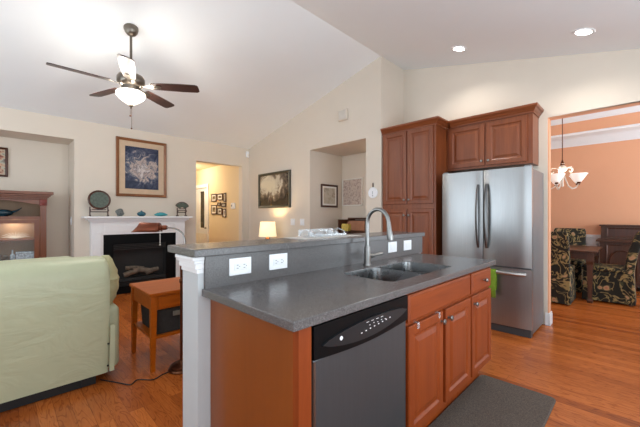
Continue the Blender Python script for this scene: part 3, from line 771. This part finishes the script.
def frame_on(F, a0, a1, b0, b1, label, name, fm, pm, fw=.04, matw=0, matm=PAPER, th=.03, cat='picture', group=None, c=None):
    """framed picture hung on a wall: F(a,b,c) with c outward from the wall"""
    t_ = thing(name, label, cat, F((a0+a1)/2, (b0+b1)/2, 0), group)
    def ring(i, c): return [F(a0+i, b0+i, c), F(a1-i, b0+i, c), F(a1-i, b1-i, c), F(a0+i, b1-i, c)]
    MB().loops([ring(0, .002), ring(0, th*.8), ring(fw*.3, th), ring(fw*.8, th*.75), ring(fw, th*.6), ring(fw, .002)], False, False).build('frame', fm, t_)
    if matw:
        MB().loops([ring(fw, .004), ring(fw, th*.5), ring(fw+matw, th*.5), ring(fw+matw, th*.4)], True, False).build('mat_board', matm, t_)
    MB().loops([ring(fw+matw, .005), ring(fw+matw, th*.42)]).build('print', pm, t_)
    return t_
Ffp = lambda a, b, c: (a, YF-c, b)
PICW = wood('picture_oak', C(110, 66, 36), C(146, 92, 54), (1, 1, 1))
frame_on(Ffp, 1.323, 2.10, 1.575, 2.54, 'oak framed blue and coral print hung above the mantel', 'framed_picture', PICW, CORAL, .045, .085, plain('tan_mat', C(196, 172, 146), .9), .035)
GREENF = plain('dark_green_gilt', C(62, 58, 42), .45, var=.2, scale=30)
Fgb = lambda a, b, c: (XW-c, a, b)
frame_on(Fgb, 4.58, 5.60, 1.41, 2.11, 'dark framed coastal landscape painting on the wall above the table lamp', 'framed_picture', GREENF, SEASC, .05, 0, PAPER, .04)
Fn = lambda a, b, c: (a, ND-c, b)
frame_on(Fn, -.40, .083, 1.82, 2.245, 'dark framed patterned print on the niche wall above the curio cabinet', 'framed_picture', DARKW, FOLK, .03, 0)
Fa = lambda a, b, c: (a, OY1-c, b)
frame_on(Fa, 4.085, 4.527, 1.41, 1.83, 'brown framed pale still life on the side wall of the alcove', 'framed_picture', DARKW, FRUIT, .035, .03)
Fc = lambda a, b, c: (4.67-c, a, b)
frame_on(Fc, 3.57, 4.05, 1.44, 1.95, 'pale framed map print on the alcove back wall above the slant front desk', 'framed_picture', PAPER, MAPP, .02, 0, th=.02)
Fh = lambda a, b, c: (HX1-c, a, b)
def hY(u): return HX1*(640-u)/u
photos = [(211.8, 216.7, 194.0, 201.8, 'wide matted photo frame at the top of the hallway cluster beside the door'), (217.8, 223, 193.6, 200.4, 'dark oval looking photo frame, second along the top of the hallway cluster'), (224.3, 226.4, 192.8, 202, 'slim tall photo frame at the top end of the hallway cluster near the thermostat'),
          (211.8, 217, 205, 214.4, 'large dark photo frame at the bottom of the hallway cluster beside the door'), (218, 221, 202.4, 206, 'tiny photo frame in the centre of the hallway cluster'), (222, 226.3, 203, 207, 'small photo frame in the centre of the hallway cluster nearer the thermostat'),
          (218, 222.5, 208, 214.8, 'grey matted photo frame in the bottom row of the hallway cluster'), (223.2, 226.4, 208.8, 217.5, 'tall dark photo frame lowest in the hallway cluster near the thermostat')]
for u0, u1, v0, v1, lab in photos:
    ya, yb = hY(u1), hY(u0); d_ = (HX1+(ya+yb)/2)*.7071/320
    frame_on(Fh, ya, yb, 1.25+(216-v1)*d_, 1.25+(216-v0)*d_, lab, 'photo_frame', DARKW, SEPIA, .025, .03, PAPER, .025, 'photo frame', 'photo frames in the hallway')
t_ = thing('thermostat', 'white thermostat on the hallway wall', 'thermostat', (HX1, 6.36, 1.47))
MB().box(HX1-.025, HX1, 6.29, 6.44, 1.41, 1.54, .006).build('body', WHITE, t_)
MB().box(HX1-.028, HX1-.025, 6.385, 6.42, 1.46, 1.50).build('display', GREY, t_)
t_ = thing('motion_sensor', 'small white motion sensor high beside the corner above the hallway opening', 'sensor', (3.77, YF, 2.57))
MB().box(3.735, 3.80, YF-.045, YF-.001, 2.51, 2.64, .012).build('housing', WHITE, t_)
MB().box(3.748, 3.787, YF-.05, YF-.044, 2.53, 2.575, .004).build('lens', PAPER, t_)
t_ = thing('wall_speaker', 'small square wall coloured speaker high on the gable wall', 'speaker', (XW, 3.287, 2.83))
MB().box(XW-.045, XW-.001, 3.20, 3.375, 2.745, 2.915, .012).build('housing', WALL, t_)
MB().box(XW-.05, XW-.044, 3.215, 3.36, 2.76, 2.90, .004).build('grille', plain('speaker_cloth', C(206, 198, 188), .9, bmp=.4), t_)
t_ = thing('wall_thermometer', 'white round dial hanging from a dark hook between opening and pantry', 'dial', (XW, 2.73, 1.6))
MB().lathe((XW-.001, 2.73, 1.585), [(.078, 0), (.08, .012), (.074, .02), (.062, .02), (.058, .014), (.001, .014)], 28, axis=(-1, 0, 0)).build('dial', WHITE, t_, smooth=True)
MB().box(XW-.017, XW-.0152, 2.727, 2.733, 1.56, 1.61).box(XW-.017, XW-.0152, 2.722, 2.738, 1.535, 1.55).build('needle', GREY, t_)
MB().box(XW-.014, XW-.001, 2.722, 2.738, 1.665, 1.73, .003).build('hook', DARKW, t_)
for y, lab in ((4.53, 'white switch plate on the gable wall closer to the table lamp'), (4.27, 'white switch plate on the gable wall closer to the alcove')):
    t_ = thing('light_switch', lab, 'switch', (XW, y, 1.14))
    MB().box(XW-.006, XW-.0005, y-.06, y+.06, 1.08, 1.20, .003).build('plate', TRIM, t_)
    for s in (-.025, .025): MB().box(XW-.012, XW-.006, y+s-.014, y+s+.014, 1.11, 1.17, .003).build('rocker', WHITE, t_)
t_ = thing('light_switch', 'white switch plate on the niche side wall beside the curio cabinet', 'switch', (NX1, 6.28, 1.17))
MB().box(NX1-.006, NX1-.0005, 6.235, 6.315, 1.11, 1.24, .003).build('plate', TRIM, t_)
MB().box(NX1-.012, NX1-.006, 6.26, 6.29, 1.145, 1.205, .003).build('rocker', WHITE, t_)

# table lamp on a console behind the bar
lx, ly = 3.53, 4.91
t_ = thing('console_table', 'dark wooden console table against the gable wall holding the lit lamp', 'table', (3.55, 4.9, 0))
MB().box(3.32, 3.80, 4.45, 5.45, .70, .735, .006).build('tabletop', DARKW, t_)
MB().box(3.36, 3.77, 4.50, 5.40, .61, .70).build('apron', DARKW, t_)
for x in (3.37, 3.76):
    for y in (4.5, 5.4): MB().box(x-.022, x+.022, y-.022, y+.022, 0, .61).build('leg', DARKW, t_)
t_ = thing('table_lamp', 'lit table lamp with cream drum shade on the console table', 'lamp', (lx, ly, .735))
MB().lathe((lx, ly, .736), [(.07, 0), (.07, .012), (.03, .03), (.05, .07), (.045, .10), (.015, .13), (.012, .17)], 20).build('base', BRONZE, t_, smooth=True)
m = MB().lathe((lx, ly, .87), [(.165, 0), (.135, .27)], 32, False, False); o = m.build('lamp_shade', SHADE, t_, smooth=True)
md = o.modifiers.new('thickness', 'SOLIDIFY'); md.thickness = .003
MB().ball((lx, ly, .98), .03, .03, .04, 12).build('bulb', FLAME, t_, smooth=True)
l = lamp('bulb_light', (0, 0, 0), 14, (1, .72, .40), .04); l.parent = t_; l.location = (0, 0, .30)

# alcove: slant front desk with a yellow box
t_ = thing('slant_front_desk', 'reddish wooden slant front desk in the alcove', 'desk', (4.45, 3.45, 0))
dx0, dx1, dy0, dy1 = 4.20, 4.66, 3.15, 3.76
MB().box(dx0, dx1, dy0, dy1, .06, .95, .006).build('case', MAHOG, t_)
m = MB().prism([(dx0+.02, .95), (dx0+.03, .98), (dx0+.24, 1.17), (dx1, 1.17), (dx1, .95)], 'y', dy0+.03, dy1-.03)
m.build('slant_top', MAHOG, t_)
for y in (dy0, dy1-.025): MB().box(dx0, dx1, y, y+.025, .95, 1.19, .004).build('side_cheek', MAHOG, t_)
MB().loops([[(dx0+.05+.17*s+o_[0], y, 1.0+.155*s+o_[1]) for s, y in ((0, dy0+.06), (1, dy0+.06), (1, dy1-.08), (0, dy1-.08))] for o_ in ((0, 0), (-.008, .010))]).build('writing_flap', wood('lighter_flap', C(150, 104, 80), C(180, 130, 104)), t_)
MB().box(dx0+.25, dx1, dy0+.02, dy1-.02, 1.19, 1.22, .004).build('gallery', MAHOG, t_)
for k in range(3):
    d = MB().box(dx0-.012, dx0, dy0+.03, dy1-.03, .12+.27*k, .36+.27*k, .004).build('drawer', MAHOG, t_)
    for y in (dy0+.16, dy1-.16): knob((dx0-.012, y, .24+.27*k), (-1, 0, 0), d, BRONZE)
for x in (dx0+.04, dx1-.04):
    for y in (dy0+.04, dy1-.04): MB().lathe((x, y, 0), [(.025, 0), (.035, .03), (.03, .06)], 12).build('foot', MAHOG, t_)
m = MB().loops([[(4.08+sx*.04*k, 3.46+sy*.07*k, z) for sx, sy in ((-1, -1), (1, -1), (1, 1), (-1, 1))] for k, z in ((.8, 1.0), (1.0, 1.03), (1.0, 1.10), (.9, 1.12))])
# yellow bundle sits on a small plant stand beside the desk
t_ = thing('plant_stand', 'slim dark wooden stand beside the alcove desk', 'stand', (4.08, 3.46, 0))
MB().lathe((4.08, 3.46, 0), [(.10, 0), (.10, .02), (.02, .05), (.018, .95), (.09, .98), (.09, .999)], 20).build('pedestal', DARKW, t_, smooth=True)
tag(m.build('gift_box', GOLD), 'yellow patterned box on the slim stand in the alcove', 'box')

# ------------------------------------------------------------------ curio cabinet in the niche
cx0, cx1, cyf, cyb = -.62, .483, 6.18, 6.54
t_ = thing('curio_cabinet', 'carved wooden curio cabinet with arched display shelf in the wall niche', 'cabinet', (-.07, 6.36, 0))
m = MB(); m.box(cx0, cx0+.02, cyf+.02, cyb, 0, 1.50); m.box(cx1-.02, cx1, cyf+.02, cyb, 0, 1.50); m.box(cx0+.02, cx1-.02, cyf+.02, cyb, .0, .12); m.box(cx0+.02, cx1-.02, cyf, cyb-.02, 1.20, 1.245)
m.build('carcass', CURIOW, t_)
MB().box(cx0+.02, cx1-.02, cyb-.015, cyb, .12, 1.50).build('back_panel', CURIOBACK, t_)
for x in (cx0, cx1-.07):
    p = MB().box(x, x+.07, cyf-.02, cyf+.02, 0, 1.40).build('pillar', CURIOW, t_)
    m = MB()
    for k in range(3): m.box(x+.014+.018*k, x+.020+.018*k, cyf-.024, cyf-.02, .16, 1.34)
    m.build('reeding', CURIOW, p)
    MB().box(x-.006, x+.076, cyf-.03, cyf+.02, 1.40, 1.49, .008).ball((x+.035, cyf-.032, 1.445), .03, .012, .034, 12).build('capital', plain('carved_red_wood', C(122, 46, 36), .4, var=.2), t_)
arch = [(cx0+.07+(cx1-cx0-.14)*k/24, 1.415+.06*math.sin(PI*k/24)**1.2) for k in range(25)]
MB().prism(arch+[(cx1-.07, 1.51), (cx0+.07, 1.51)], 'y', cyf, cyf+.02).build('arched_valance', CURIOW, t_)
m = MB()
for o_, z0, z1 in ((.01, 1.49, 1.515), (.025, 1.515, 1.535), (.045, 1.535, 1.56), (.075, 1.56, 1.60)): m.box(cx0-o_, cx1+o_, cyf-.02-o_, cyb, z0, z1, .004)
m.build('cornice', CURIOW, t_)
m = MB()
for k in range(46): m.box(cx0+.01+.024*k, cx0+.022+.024*k, cyf-.042, cyf-.03, 1.497, 1.512)
m.build('dentil_strip', CURIOW, t_)
d = MB(); a0, a1 = cx0+.075, cx1-.075
d.box(a0, a0+.06, cyf-.01, cyf+.015, .13, 1.197); d.box(a1-.06, a1, cyf-.01, cyf+.015, .13, 1.197); d.box(a0+.06, a1-.06, cyf-.01, cyf+.015, 1.145, 1.197); d.box(a0+.06, a1-.06, cyf-.01, cyf+.015, .13, .20)
d.box(-.10, -.04, cyf-.009, cyf+.015, .20, 1.145)
d = d.build('door', CURIOW, t_)
MB().box(a0+.06, a1-.06, cyf, cyf+.004, .20, 1.145).build('pane', PANE, d)
for z in (.60, .90): MB().box(cx0+.02, cx1-.02, cyf+.03, cyb-.02, z, z+.022).build('shelf', CURIOW, t_)
l = lamp('display_light', (0, 0, 0), 2.2, (1, .85, .6), .03); l.parent = t_; l.location = Vector((.15, 6.38, 1.15))-Vector((-.07, 6.36, 0))
# ornaments
m = MB(); m.ball((.02, 6.36, 1.295), .12, .06, .05, 16); m.ball((-.06, 6.36, 1.34), .05, .045, .04, 12)
m.tube([(.11, 6.36, 1.30), (.17, 6.36, 1.325), (.215, 6.36, 1.36), (.225, 6.36, 1.372)], [.02, .012, .006, .005], 8); m.lathe((.02, 6.36, 1.2455), [(.06, 0), (.07, .015)], 16)
tag(m.build('duck_figurine', plain('dark_teal_glaze', C(24, 52, 64), .25, var=.4, scale=20), smooth=True), 'dark teal bird figurine with thin tail on the curio shelf', 'figurine')
t_ = thing('porcelain_box', 'pale blue and white porcelain box behind the curio glass', 'box', (.265, 6.33, .622))
BLUEW = plain('blue_white_porcelain', C(176, 190, 200), .2, var=.5, scale=45)
MB().box(.16, .36, 6.28, 6.38, .6225, .70, .008).build('body', BLUEW, t_)
MB().box(.155, .365, 6.275, 6.385, .701, .735, .012).build('lid', BLUEW, t_)
t_ = thing('porcelain_bottle', 'slim pale blue porcelain bottle behind the curio glass', 'bottle', (.13, 6.3, .622))
MB().lathe((.125, 6.31, .6225), [(.022, 0), (.03, .03), (.028, .07), (.01, .10), (.009, .14), (.013, .145)], 14).build('body', BLUEW, t_, smooth=True)
o = MB().ball((-.02, 6.35, .665), .11, .07, .043, 14).build('brown_shell', LOGM, smooth=True)
tag(o, 'brown shell lying low behind the curio glass', 'shell')
m = MB()
for k in range(11):
    a = R(15+15*k); m.tube([(.16, 6.40, .925), (.16+.16*math.cos(a), 6.42, .925+.10*math.sin(a))], [.008, .003], 6)
m.lathe((.16, 6.40, .9225), [(.03, 0), (.03, .012)], 12)
tag(m.build('coral_branch', PAPER), 'pale fan of dried coral on the upper curio shelf', 'coral')

# ------------------------------------------------------------------ recliner
t_ = thing('recliner', 'sage green leather recliner seen from behind with black metal base', 'recliner', (.08, 3.25, 0))
bx0, bx1 = -.50, .575
# back shell: outline in y,z swept along x with a rounded end
prof = [(2.83, .075), (2.80, .30), (2.765, .60), (2.755, .80), (2.765, .865), (2.80, .915), (2.86, .94), (2.95, .945), (3.02, .93), (3.06, .88), (3.05, .70), (3.02, .45), (3.02, .075)]
cyz = Vector((2.92, .5))
rings = []
for x, k in ((bx0, .9), (bx0+.01, .965), (bx0+.04, 1.0), (bx0+.3, 1.004), (0.05, 1.006), (.25, 1.004), (bx1-.05, 1.0), (bx1-.015, .975), (bx1, .92)):
    rings.append([(x, 2.92+(y-2.92)*k, .5+(z-.5)*k if z > .2 else z) for y, z in prof])
MB().loops(rings).build('back_shell', LEATHER, t_, smooth=True)
# padded side of the back cushion, gathered
for sx, x in ((1, bx1-.01), (-1, bx0+.01)):
    m = MB(); rings = []
    n = 14
    for j in range(n+1):
        s_ = j/n; z = .53+.41*s_; r1 = (.06+.03*math.sin(PI*s_))*(math.sin(PI*min(1, max(0, s_*.94+.03)))**.35); r1 *= 1+.06*math.sin(j*2.6)
        rings.append([(x+sx*.02+r1*math.cos(2*PI*k/14), 2.965+1.3*r1*math.sin(2*PI*k/14), z) for k in range(14)])
    m.loops(rings).build('back_cushion_side', LEATHERY, t_, smooth=True)
for sx, x0 in ((1, bx1-.10), (-1, bx0-.09)):
    m = MB(); m.box(x0, x0+.19-.0, 2.865, 3.78, .075, .56, .05, 4); m.box(x0, x0+.19, 3.1, 3.80, .52, .60, .035, 4)
    m.build('arm', LEATHER, t_, smooth=True)
MB().box(bx0+.10, bx1-.11, 3.02, 3.74, .25, .48, .06, 4).build('seat_cushion', LEATHER, t_, smooth=True)
MB().box(bx0+.10, bx1-.11, 3.74, 3.80, .12, .44, .025, 3).build('footrest', LEATHER, t_, smooth=True)
MB().box(bx0+.13, bx1-.14, 3.12, 3.30, .48, .93, .06, 4).build('back_cushion', LEATHER, t_, smooth=True)
m = MB(); m.box(bx0+.05, bx1-.07, 2.865, 2.90, .004, .062); m.box(bx0+.05, bx1-.07, 3.60, 3.64, .004, .062); m.box(bx0+.05, bx0+.09, 2.9, 3.6, .004, .062); m.box(bx1-.11, bx1-.07, 2.9, 3.6, .004, .062)
m.box(bx0+.1, bx1-.15, 2.90, 3.6, .062, .10); m.box(bx1-.16, bx1-.08, 2.85, 2.90, .02, .075)
m.build('base_frame', BLACKM, t_)
m = MB()
for z in (.30, .13): m.lathe((bx1-.004, 2.80+(.3-z)*.12, z), [(.007, 0), (.007, .006), (.004, .009)], 10, axis=(0.2, -1, 0))
m.build('snap', BLACKM, t_)
MB().prism([(2.80, .09), (2.775, .44), (2.79, .44), (2.815, .09)], 'x', bx1+.004, bx1+.034).build('side_flap', LEATHER, t_)

# ------------------------------------------------------------------ side table, basket, pharmacy lamp, cord
t_ = thing('side_table', 'small orange oak side table with a lower shelf beside the recliner', 'table', (1.1, 3.0, 0))
ax0, ax1, ay0, ay1 = .85, 1.34, 2.75, 3.30
MB().box(ax0-.012, ax1+.012, ay0-.012, ay1+.012, .605, .632, .006).build('tabletop', TABW, t_)
m = MB(); m.box(ax0+.03, ax1-.03, ay0+.008, ay0+.028, .49, .605); m.box(ax0+.03, ax1-.03, ay1-.028, ay1-.008, .49, .605); m.box(ax0+.008, ax0+.028, ay0+.03, ay1-.03, .49, .605); m.box(ax1-.028, ax1-.008, ay0+.03, ay1-.03, .49, .605)
m.build('apron', TABW, t_)
MB().box(ax0+.06, ax1-.06, ay0+.001, ay0+.008, .505, .592, .002).build('drawer_front', TABW, t_)
for x, sx in ((ax0, 1), (ax1, -1)):
    for y, sy in ((ay0, 1), (ay1, -1)):
        MB().loops([[(x+sx*(i+.0), y+sy*i, z), (x+sx*(i+w_), y+sy*i, z), (x+sx*(i+w_), y+sy*(i+w_), z), (x+sx*i, y+sy*(i+w_), z)] for z, i, w_ in ((.0, .002, .030), (.45, 0, .044), (.605, 0, .044))]).build('leg', TABW, t_)
MB().box(ax0+.01, ax1-.01, ay0+.01, ay1-.01, .255, .275, .003).build('lower_shelf', TABW, t_)
t_ = thing('storage_basket', 'charcoal canvas basket full of papers on the lower shelf of the side table', 'basket', (1.08, 2.95, .276))
q = [(.905, 2.83, 1.30, 3.16)]
def bk(i, z): return [(.915-i, 2.80-i, z), (1.285+i, 2.80-i, z), (1.285+i, 3.20+i, z), (.915-i, 3.20+i, z)]
m = MB().loops([bk(0, .2762), bk(.012, .478), bk(.004, .478), bk(-.006, .285)], True, True)
m.build('body', BASK, t_)
MB().box(1.03, 1.17, 2.772, 2.786, .41, .45, .003).build('handle_strap', plain('light_label_cloth', C(116, 110, 98), .8), t_)
for k, (z, c_, dx, lab) in enumerate(((.40, PAPER, 0, 'folded cream papers in the basket, lower layer'), (.43, plain('grey_print', C(120, 120, 116), .8, var=.2), .02, 'grey magazine on top in the charcoal basket'))):
    o = MB().box(.95+dx, 1.24+dx, 2.84, 3.10, z, z+.028, .003).build('magazine', c_); tag(o, lab, 'magazine')
plx, ply = 1.05, 2.655
t_ = thing('floor_lamp', 'bronze pharmacy floor lamp with copper half cylinder shade behind the island end', 'lamp', (plx, ply, 0))
MB().lathe((plx, ply, 0), [(.095, 0), (.10, .008), (.095, .02), (.085, .024), (.085, .036), (.07, .045), (.03, .055), (.016, .07)], 28).build('base', BRONZE, t_, smooth=True)
MB().tube([(plx, ply, .06), (plx, ply, .90)], .010, 12).lathe((plx, ply, .70), [(.012, 0), (.017, .01), (.017, .03), (.012, .04)], 14).build('pole', BRONZE, t_, smooth=True)
dirv = Vector((-.72, .69, 0)).normalized()
pts = [(plx, ply, .88), (plx+.012, ply-.008, .96)]
b0 = Vector((plx+.02, ply-.015, 1.0))
e1 = Vector((.965, 2.765, 1.155))
for k in range(9):
    s_ = k/8
    p = b0*(1-s_)**2+2*s_*(1-s_)*Vector((plx+.04, ply-.02, 1.16))+e1*s_*s_
    pts.append(tuple(p))
MB().tube(pts, .007, 10).build('arm', NICKEL, t_, smooth=True)
hs = e1+dirv*.0; m = MB()
m.lathe(hs, [(.016, -.012), (.02, 0), (.02, .02), (.016, .03), (.022, .035), (.022, .06)], 14, axis=dirv)
m.build('socket_neck', COPPER, t_, smooth=True)
side = Vector((dirv.y, -dirv.x, 0))
def sect(s_, w_, h, drop=0): 
    c = hs+dirv*s_
    return [c+side*w_*x+Vector((0, 0, h*z-.035)) for x, z in ((-1, 0), (-.95, .35), (-.75, .7), (-.42, .93), (0, 1), (.42, .93), (.75, .7), (.95, .35), (1, 0))]
m = MB().loops([sect(.055, .058, .075), sect(.20, .060, .078), sect(.222, .060, .045), sect(.25, .058, .006)], False, False, closed=False)
f_ = m.bm.verts[:]
a_ = sect(.055, .058, .075)
m.bm.faces.new([m.bm.verts.new(p) for p in a_])
o = m.build('lamp_shade', COPPER, t_, smooth=True); md = o.modifiers.new('thickness', 'SOLIDIFY'); md.thickness = .004
pc = hs+dirv*.045
m = MB().tube([pc+Vector((0, 0, -.02)), pc+Vector((0, 0, -.135))], .002, 6)
for k in range(10): m.ball(pc+Vector((0, 0, -.02-.0115*k)), .004, n=6)
m.ball(pc+Vector((0, 0, -.142)), .006, n=8); m.build('pull_chain', PAPER, t_)
cps = [Vector(p) for p in ((.96, 2.66, .006), (.90, 2.65, .006), (.82, 2.62, .006), (.74, 2.70, .006), (.68, 2.66, .006), (.62, 2.76, .006), (.54, 2.90, .006))]
pts = []
for k in range(len(cps)-1):
    p0, p1, p2, p3 = cps[max(k-1, 0)], cps[k], cps[k+1], cps[min(k+2, len(cps)-1)]
    for j in range(6):
        q = j/6; pts.append(.5*((2*p1)+(p2-p0)*q+(2*p0-5*p1+4*p2-p3)*q*q+(3*p1-p0-3*p2+p3)*q**3))
pts.append(cps[-1])
o = MB().tube(pts, .004, 8).build('power_cord', BLACKM, smooth=True)
tag(o, 'thin dark power cord trailing across the floor from the recliner to the floor lamp', 'cord')

# ------------------------------------------------------------------ dining room
t_ = thing('dining_table', 'dark wooden dining table among the floral covered chairs', 'table', (6.4, 1.2, 0))
ux0, ux1, uy0, uy1 = 5.93, 6.93, .425, 2.0
MB().box(ux0, ux1, uy0, uy1, .725, .752, .008).build('tabletop', MAHOG, t_)
m = MB(); m.box(ux0+.07, ux1-.07, uy0+.07, uy0+.09, .62, .725); m.box(ux0+.07, ux1-.07, uy1-.09, uy1-.07, .62, .725); m.box(ux0+.07, ux0+.09, uy0+.09, uy1-.09, .62, .725); m.box(ux1-.09, ux1-.07, uy0+.09, uy1-.09, .62, .725)
m.build('apron', MAHOG, t_)
for x in (ux0+.085, ux1-.085):
    for y in (uy0+.085, uy1-.085):
        MB().loops([[(x+sx*w_, y+sy*w_, z) for sx, sy in ((-1, -1), (1, -1), (1, 1), (-1, 1))] for z, w_ in ((0, .028), (.03, .034), (.06, .022), (.55, .034), (.60, .044), (.725, .044))]).build('leg', MAHOG, t_)
def make_chair():
    t_ = thing('dining_chair', 'x', 'chair', (0, 0, 0), 'slipcovered dining chairs')
    # faces +x, back at x=0
    MB().loops([[(x, y, z) for x, y in ((x0, -w_), (x1, -w_), (x1, w_), (x0, w_))] for z, x0, x1, w_ in ((.015, -.02, .56, .245), (.25, 0, .545, .235), (.44, .01, .54, .23))]).build('skirt', FLORAL, t_, bev=.012)
    MB().box(.03, .56, -.235, .235, .44, .515, .028, 3).build('seat', FLORAL, t_, smooth=True)
    rings = []
    for z, x0, th, w_ in ((.03, -.02, .07, .240), (.45, 0, .10, .232), (.70, -.035, .10, .230), (.93, -.09, .09, .228), (1.0, -.105, .08, .222), (1.03, -.10, .05, .205)):
        rings.append([(x0, -w_, z), (x0+th*.5, -w_-.006, z), (x0+th, -w_, z), (x0+th+.008, 0, z), (x0+th, w_, z), (x0+th*.5, w_+.006, z), (x0, w_, z), (x0-.006, 0, z)])
    MB().loops(rings).build('backrest', FLORAL, t_, bev=.008, smooth=True)
    for x in (.03, .50):
        for y in (-.20, .20): MB().box(x-.02, x+.02, y-.02, y+.02, 0, .10).build('leg', DARKW, t_)
    return t_
c0 = make_chair()
c0.location = (5.60, .925, 0); c0['label'] = 'floral slipcovered chair with its back to the kitchen, beside the dining opening'
for loc, rz, lab in (((7.20, .90, 0), 180, 'floral slipcovered chair on the far side of the dining table facing the kitchen'), ((6.40, .06, 0), 90, 'floral slipcovered chair at the table end in front of the sideboard')):
    c = copy_tree(c0); c.location = loc; c.rotation_euler = (0, 0, R(rz)); c['label'] = lab
t_ = thing('sideboard', 'carved dark wooden sideboard with raised back against the orange wall', 'sideboard', (7.66, -.2, 0))
sy0, sy1 = -.95, .50
MB().box(7.46, 7.86, sy0, sy1, .07, .80, .004).build('case', MAHOG, t_)
MB().box(7.40, 7.865, sy0-.04, sy1+.05, .80, .835, .008).build('ledge', MAHOG, t_)
MB().box(7.66, 7.86, sy0, sy1, .835, 1.07, .004).build('raised_back', MAHOG, t_)
MB().box(7.63, 7.865, sy0-.02, sy1+.02, 1.07, 1.095, .006).build('cap_rail', MAHOG, t_)
MB().loops([[(7.66-c, a, b) for a, b in ((sy0+.08+i, .88+i), (sy1-.08-i, .88+i), (sy1-.08-i, 1.04-i), (sy0+.08+i, 1.04-i))] for i, c in ((0, 0), (0, .012), (.02, .004), (.025, .004))]).build('back_panel', DARKW, t_)
for yc in (.22, -.22, -.66):
    d = MB().panel(lambda a, b, c: (7.46-c, a, b), yc-.205, yc+.205, .12, .77, .018, .03, False).build('door', MAHOG, t_)
    m = MB(); ring = [(7.443, yc+.15*math.cos(2*PI*k/32), .47+.19*math.sin(2*PI*k/32)) for k in range(33)]
    m.tube(ring, .014, 8).build('oval_moulding', DARKW, d, smooth=True)
for x in (7.50, 7.82):
    for y in (sy0+.05, sy1-.05): MB().lathe((x, y, 0), [(.03, 0), (.04, .03), (.03, .07)], 12).build('foot', MAHOG, t_)
# chandelier
hx, hy, hz = 6.1, .842, 1.865
t_ = thing('chandelier', 'white scrolled chandelier with lit tulip shades over the dining table', 'chandelier', (hx, hy, 3.12))
MB().lathe((hx, hy, 3.118), [(.06, 0), (.06, -.015), (.03, -.03), (.01, -.035)], 20).build('canopy', PAPER, t_, smooth=True)
MB().tube([(hx, hy, 3.09), (hx, hy, hz+.16)], .006, 8).lathe((hx, hy, hz+.16), [(.006, .09), (.014, .06), (.03, .02), (.026, 0)], 14).build('rod', BRONZE, t_, smooth=True)
CREAMM = plain('antique_white_metal', C(232, 220, 205), .4, var=.05)
MB().lathe((hx, hy, hz-.15), [(.006, -.02), (.018, 0), (.014, .05), (.018, .14), (.022, .20), (.05, .23), (.06, .26), (.045, .29), (.022, .31), (.03, .335), (.012, .35)], 20).build('hub', CREAMM, t_, smooth=True)
for k in range(5):
    a = R(-45+72*k)
    u = Vector((math.cos(a), math.sin(a), 0)); o_ = Vector((hx, hy, 0))
    P_ = lambda r, z: o_+u*r+Vector((0, 0, z))
    pts = [P_(.02, hz+.04), P_(.05, hz-.06), P_(.09, hz-.16), P_(.15, hz-.20), P_(.21, hz-.18), P_(.235, hz-.135)]
    arm = MB().tube(pts, .007, 8).tube([P_(.02, hz+.05), P_(.07, hz+.12), P_(.13, hz+.125), P_(.155, hz+.08), P_(.13, hz+.045), P_(.105, hz+.07)], .006, 8)
    arm = arm.build('arm', CREAMM, t_, smooth=True)
    sc = P_(.235, hz-.135)
    MB().lathe(sc, [(.012, -.005), (.025, .0), (.022, .03), (.016, .045)], 14).build('socket', BRONZE, arm, smooth=True)
    o = MB().lathe(sc, [(.022, .02), (.045, .045), (.07, .085), (.09, .12), (.108, .14)], 24, False, False).build('tulip_shade', TULIP, arm, smooth=True)
    md = o.modifiers.new('thickness', 'SOLIDIFY'); md.thickness = .004
    l = lamp('bulb_light', (0, 0, 0), 2.2, (1, .90, .78), .03); l.parent = t_; l.location = sc+Vector((0, 0, .12))-Vector((hx, hy, 3.12))

# ceiling lights of the hallway and the alcove
for (x, y, z, p, col, lab) in ((3.0, 7.6, 2.44, 26, (1, .92, .77), 'flush ceiling light in the hallway'), (4.42, 2.95, OZ, 2, (1, .84, .66), 'flush ceiling light in the alcove')):
    t_ = thing('flush_light', lab, 'ceiling light', (x, y, z))
    MB().lathe((x, y, z), [(.10, 0), (.105, -.02), (.10, -.025)], 24).build('rim', FANM, t_, smooth=True)
    MB().lathe((x, y, z-.024), [(.095, 0), (.085, -.03), (.05, -.05), (.003, -.056)], 24).build('glass_dome', BOWL, t_, smooth=True)
    l = lamp('bulb_light', (0, 0, 0), p, col, .08); l.parent = t_; l.location = (0, 0, -.14)
